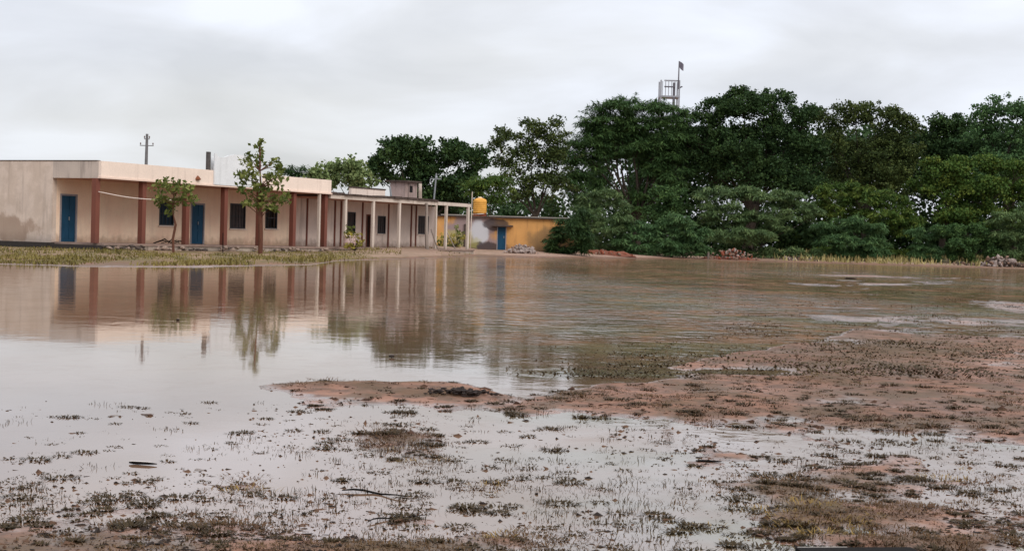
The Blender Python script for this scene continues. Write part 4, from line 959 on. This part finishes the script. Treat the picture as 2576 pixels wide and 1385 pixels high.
def d_ridge(x, y, p): return np.clip((.35 * sst(1450, 1900, x) + .25 * sst(1200, 1500, x) * sst(820, 900, y)) * (.4 + 3 * np.maximum(fbm(p[:, 0] * .5, p[:, 1] * .35, 3, 15), 0)) * (p[:, 2] > -.045) + G(x, y, [(1560, 935, 120, 14, .7), (1640, 905, 140, 16, .6)]), 0, 1)
tufts(2600, d_ridge, .12, 14, .024, .018, 'tuft', 'drowned_grass', 'half drowned grass showing through the rippled right hand water', yr=(690, 950), lean=.95)
def lumps(n, dens, r0, mat, name, label, cat, yr, xr=(-150, 2730)):
    x = rng.uniform(*xr, n * 3); y = rng.uniform(*yr, n * 3); p = ground_pts(x, y); k = rng.random(len(x)) < dens(x, y, p); p = p[k][:n]
    if not len(p): return
    o8 = np.array([(1, 0, 0), (0, 1, 0), (0, 0, 1), (-1, 0, 0), (0, -1, 0), (0, 0, -1)], float)
    F8 = [(0, 1, 2), (1, 3, 2), (3, 4, 2), (4, 0, 2), (1, 0, 5), (3, 1, 5), (4, 3, 5), (0, 4, 5)]
    sz = r0 * rng.lognormal(0, .55, len(p)).clip(.3, 2.6); V6 = o8[None] * rng.uniform(.5, 1.5, (len(p), 6, 1)) * sz[:, None, None] * np.array([1.5, 1, .55])
    V6 = V6 + rng.normal(size=V6.shape) * sz[:, None, None] * .30 + np.maximum(p, [-1e9, -1e9, -.003])[:, None, :]
    v = V6[:, np.array(F8).ravel(), :].reshape(-1, 3)
    o = npmesh(name, v, 3, mat); o['kind'] = 'stuff'; tag(o, label, cat)
d_clod = lambda x, y, p: np.clip(.12 + 2.0 * np.maximum(fbm(p[:, 0] * 1.9, p[:, 1] * 1.3, 4, 31), 0), 0, 1) * np.where(p[:, 2] > .004, .5, 1) * np.where((x < 620) & (y < 1180), .25, 1)
lumps(11000, d_clod, .0045, M['clod'], 'dark_specks', 'small dark clods and rotted roots scattered over shallow water and mud', 'debris', (1008, 1480))
lumps(4500, d_clod, .0055, M['mud_clod'], 'mud_crumbs', 'brown mud crumbs breaking the surface of the shallow water', 'debris', (1008, 1480))
lumps(3500, lambda x, y, p: np.clip(.15 + 1.5 * np.maximum(fbm(p[:, 0] * .9, p[:, 1] * .9, 3, 33), 0), 0, 1) * (p[:, 2] > -.001), .0085, M['mud_clod2'], 'bar_crumbs', 'dark crumbs and ruts on the wet mud bar', 'debris', (820, 1110))
# bank grass before the school
n = 46000; x = rng.uniform(-200, 1010, n); y = rng.uniform(622, 682, n); p = ground_pts(x, y)
loc = (p - np.array(O)); kk = loc @ np.array(N)
keep = (p[:, 2] > .008) & (p[:, 1] < 99) & ((kk < -.5) | (loc @ np.array(A) < -.2)) & (rng.random(n) < np.clip(.36 + 3.0 * fbm(p[:, 0] * .5, p[:, 1] * .2, 3, 20), 0, 1)); p = p[keep]
blades(p, .085 * (.4 + 1.6 * sst(-.3, .3, fbm(p[:, 0] * .6, p[:, 1] * .25, 3, 43))), .035, 0, 'bank', 'bank_grass', 'short yellow green grass on the bank in front of the school', lean=.7)
n = 44000; x = rng.uniform(1880, 2900, n); y = rng.uniform(634, 672, n); p = ground_pts(x, y)
keep = (p[:, 2] > .05) & (rng.random(n) < np.clip(.6 + 2.5 * fbm(p[:, 0] * .4, p[:, 1] * .2, 3, 22), 0, 1)) & (rng.random(n) < sst(1880, 2080, x)); p = p[keep]
blades(p, .50, .08, 0, 'strip', 'shore_grass', 'dry straw and olive grass along the right far shore', lean=.6)
n = 9000; x = rng.uniform(820, 1480, n); y = rng.uniform(628, 646, n); p = ground_pts(x, y)
keep = (p[:, 2] > .02) & (rng.random(n) < np.clip(.1 + 2.5 * fbm(p[:, 0] * .4, p[:, 1] * .2, 3, 24), 0, 1)); p = p[keep]
blades(p, .10, .05, 0, 'bank', 'yard_grass', 'thin trampled grass before the older block and the yellow outhouse', lean=.7)
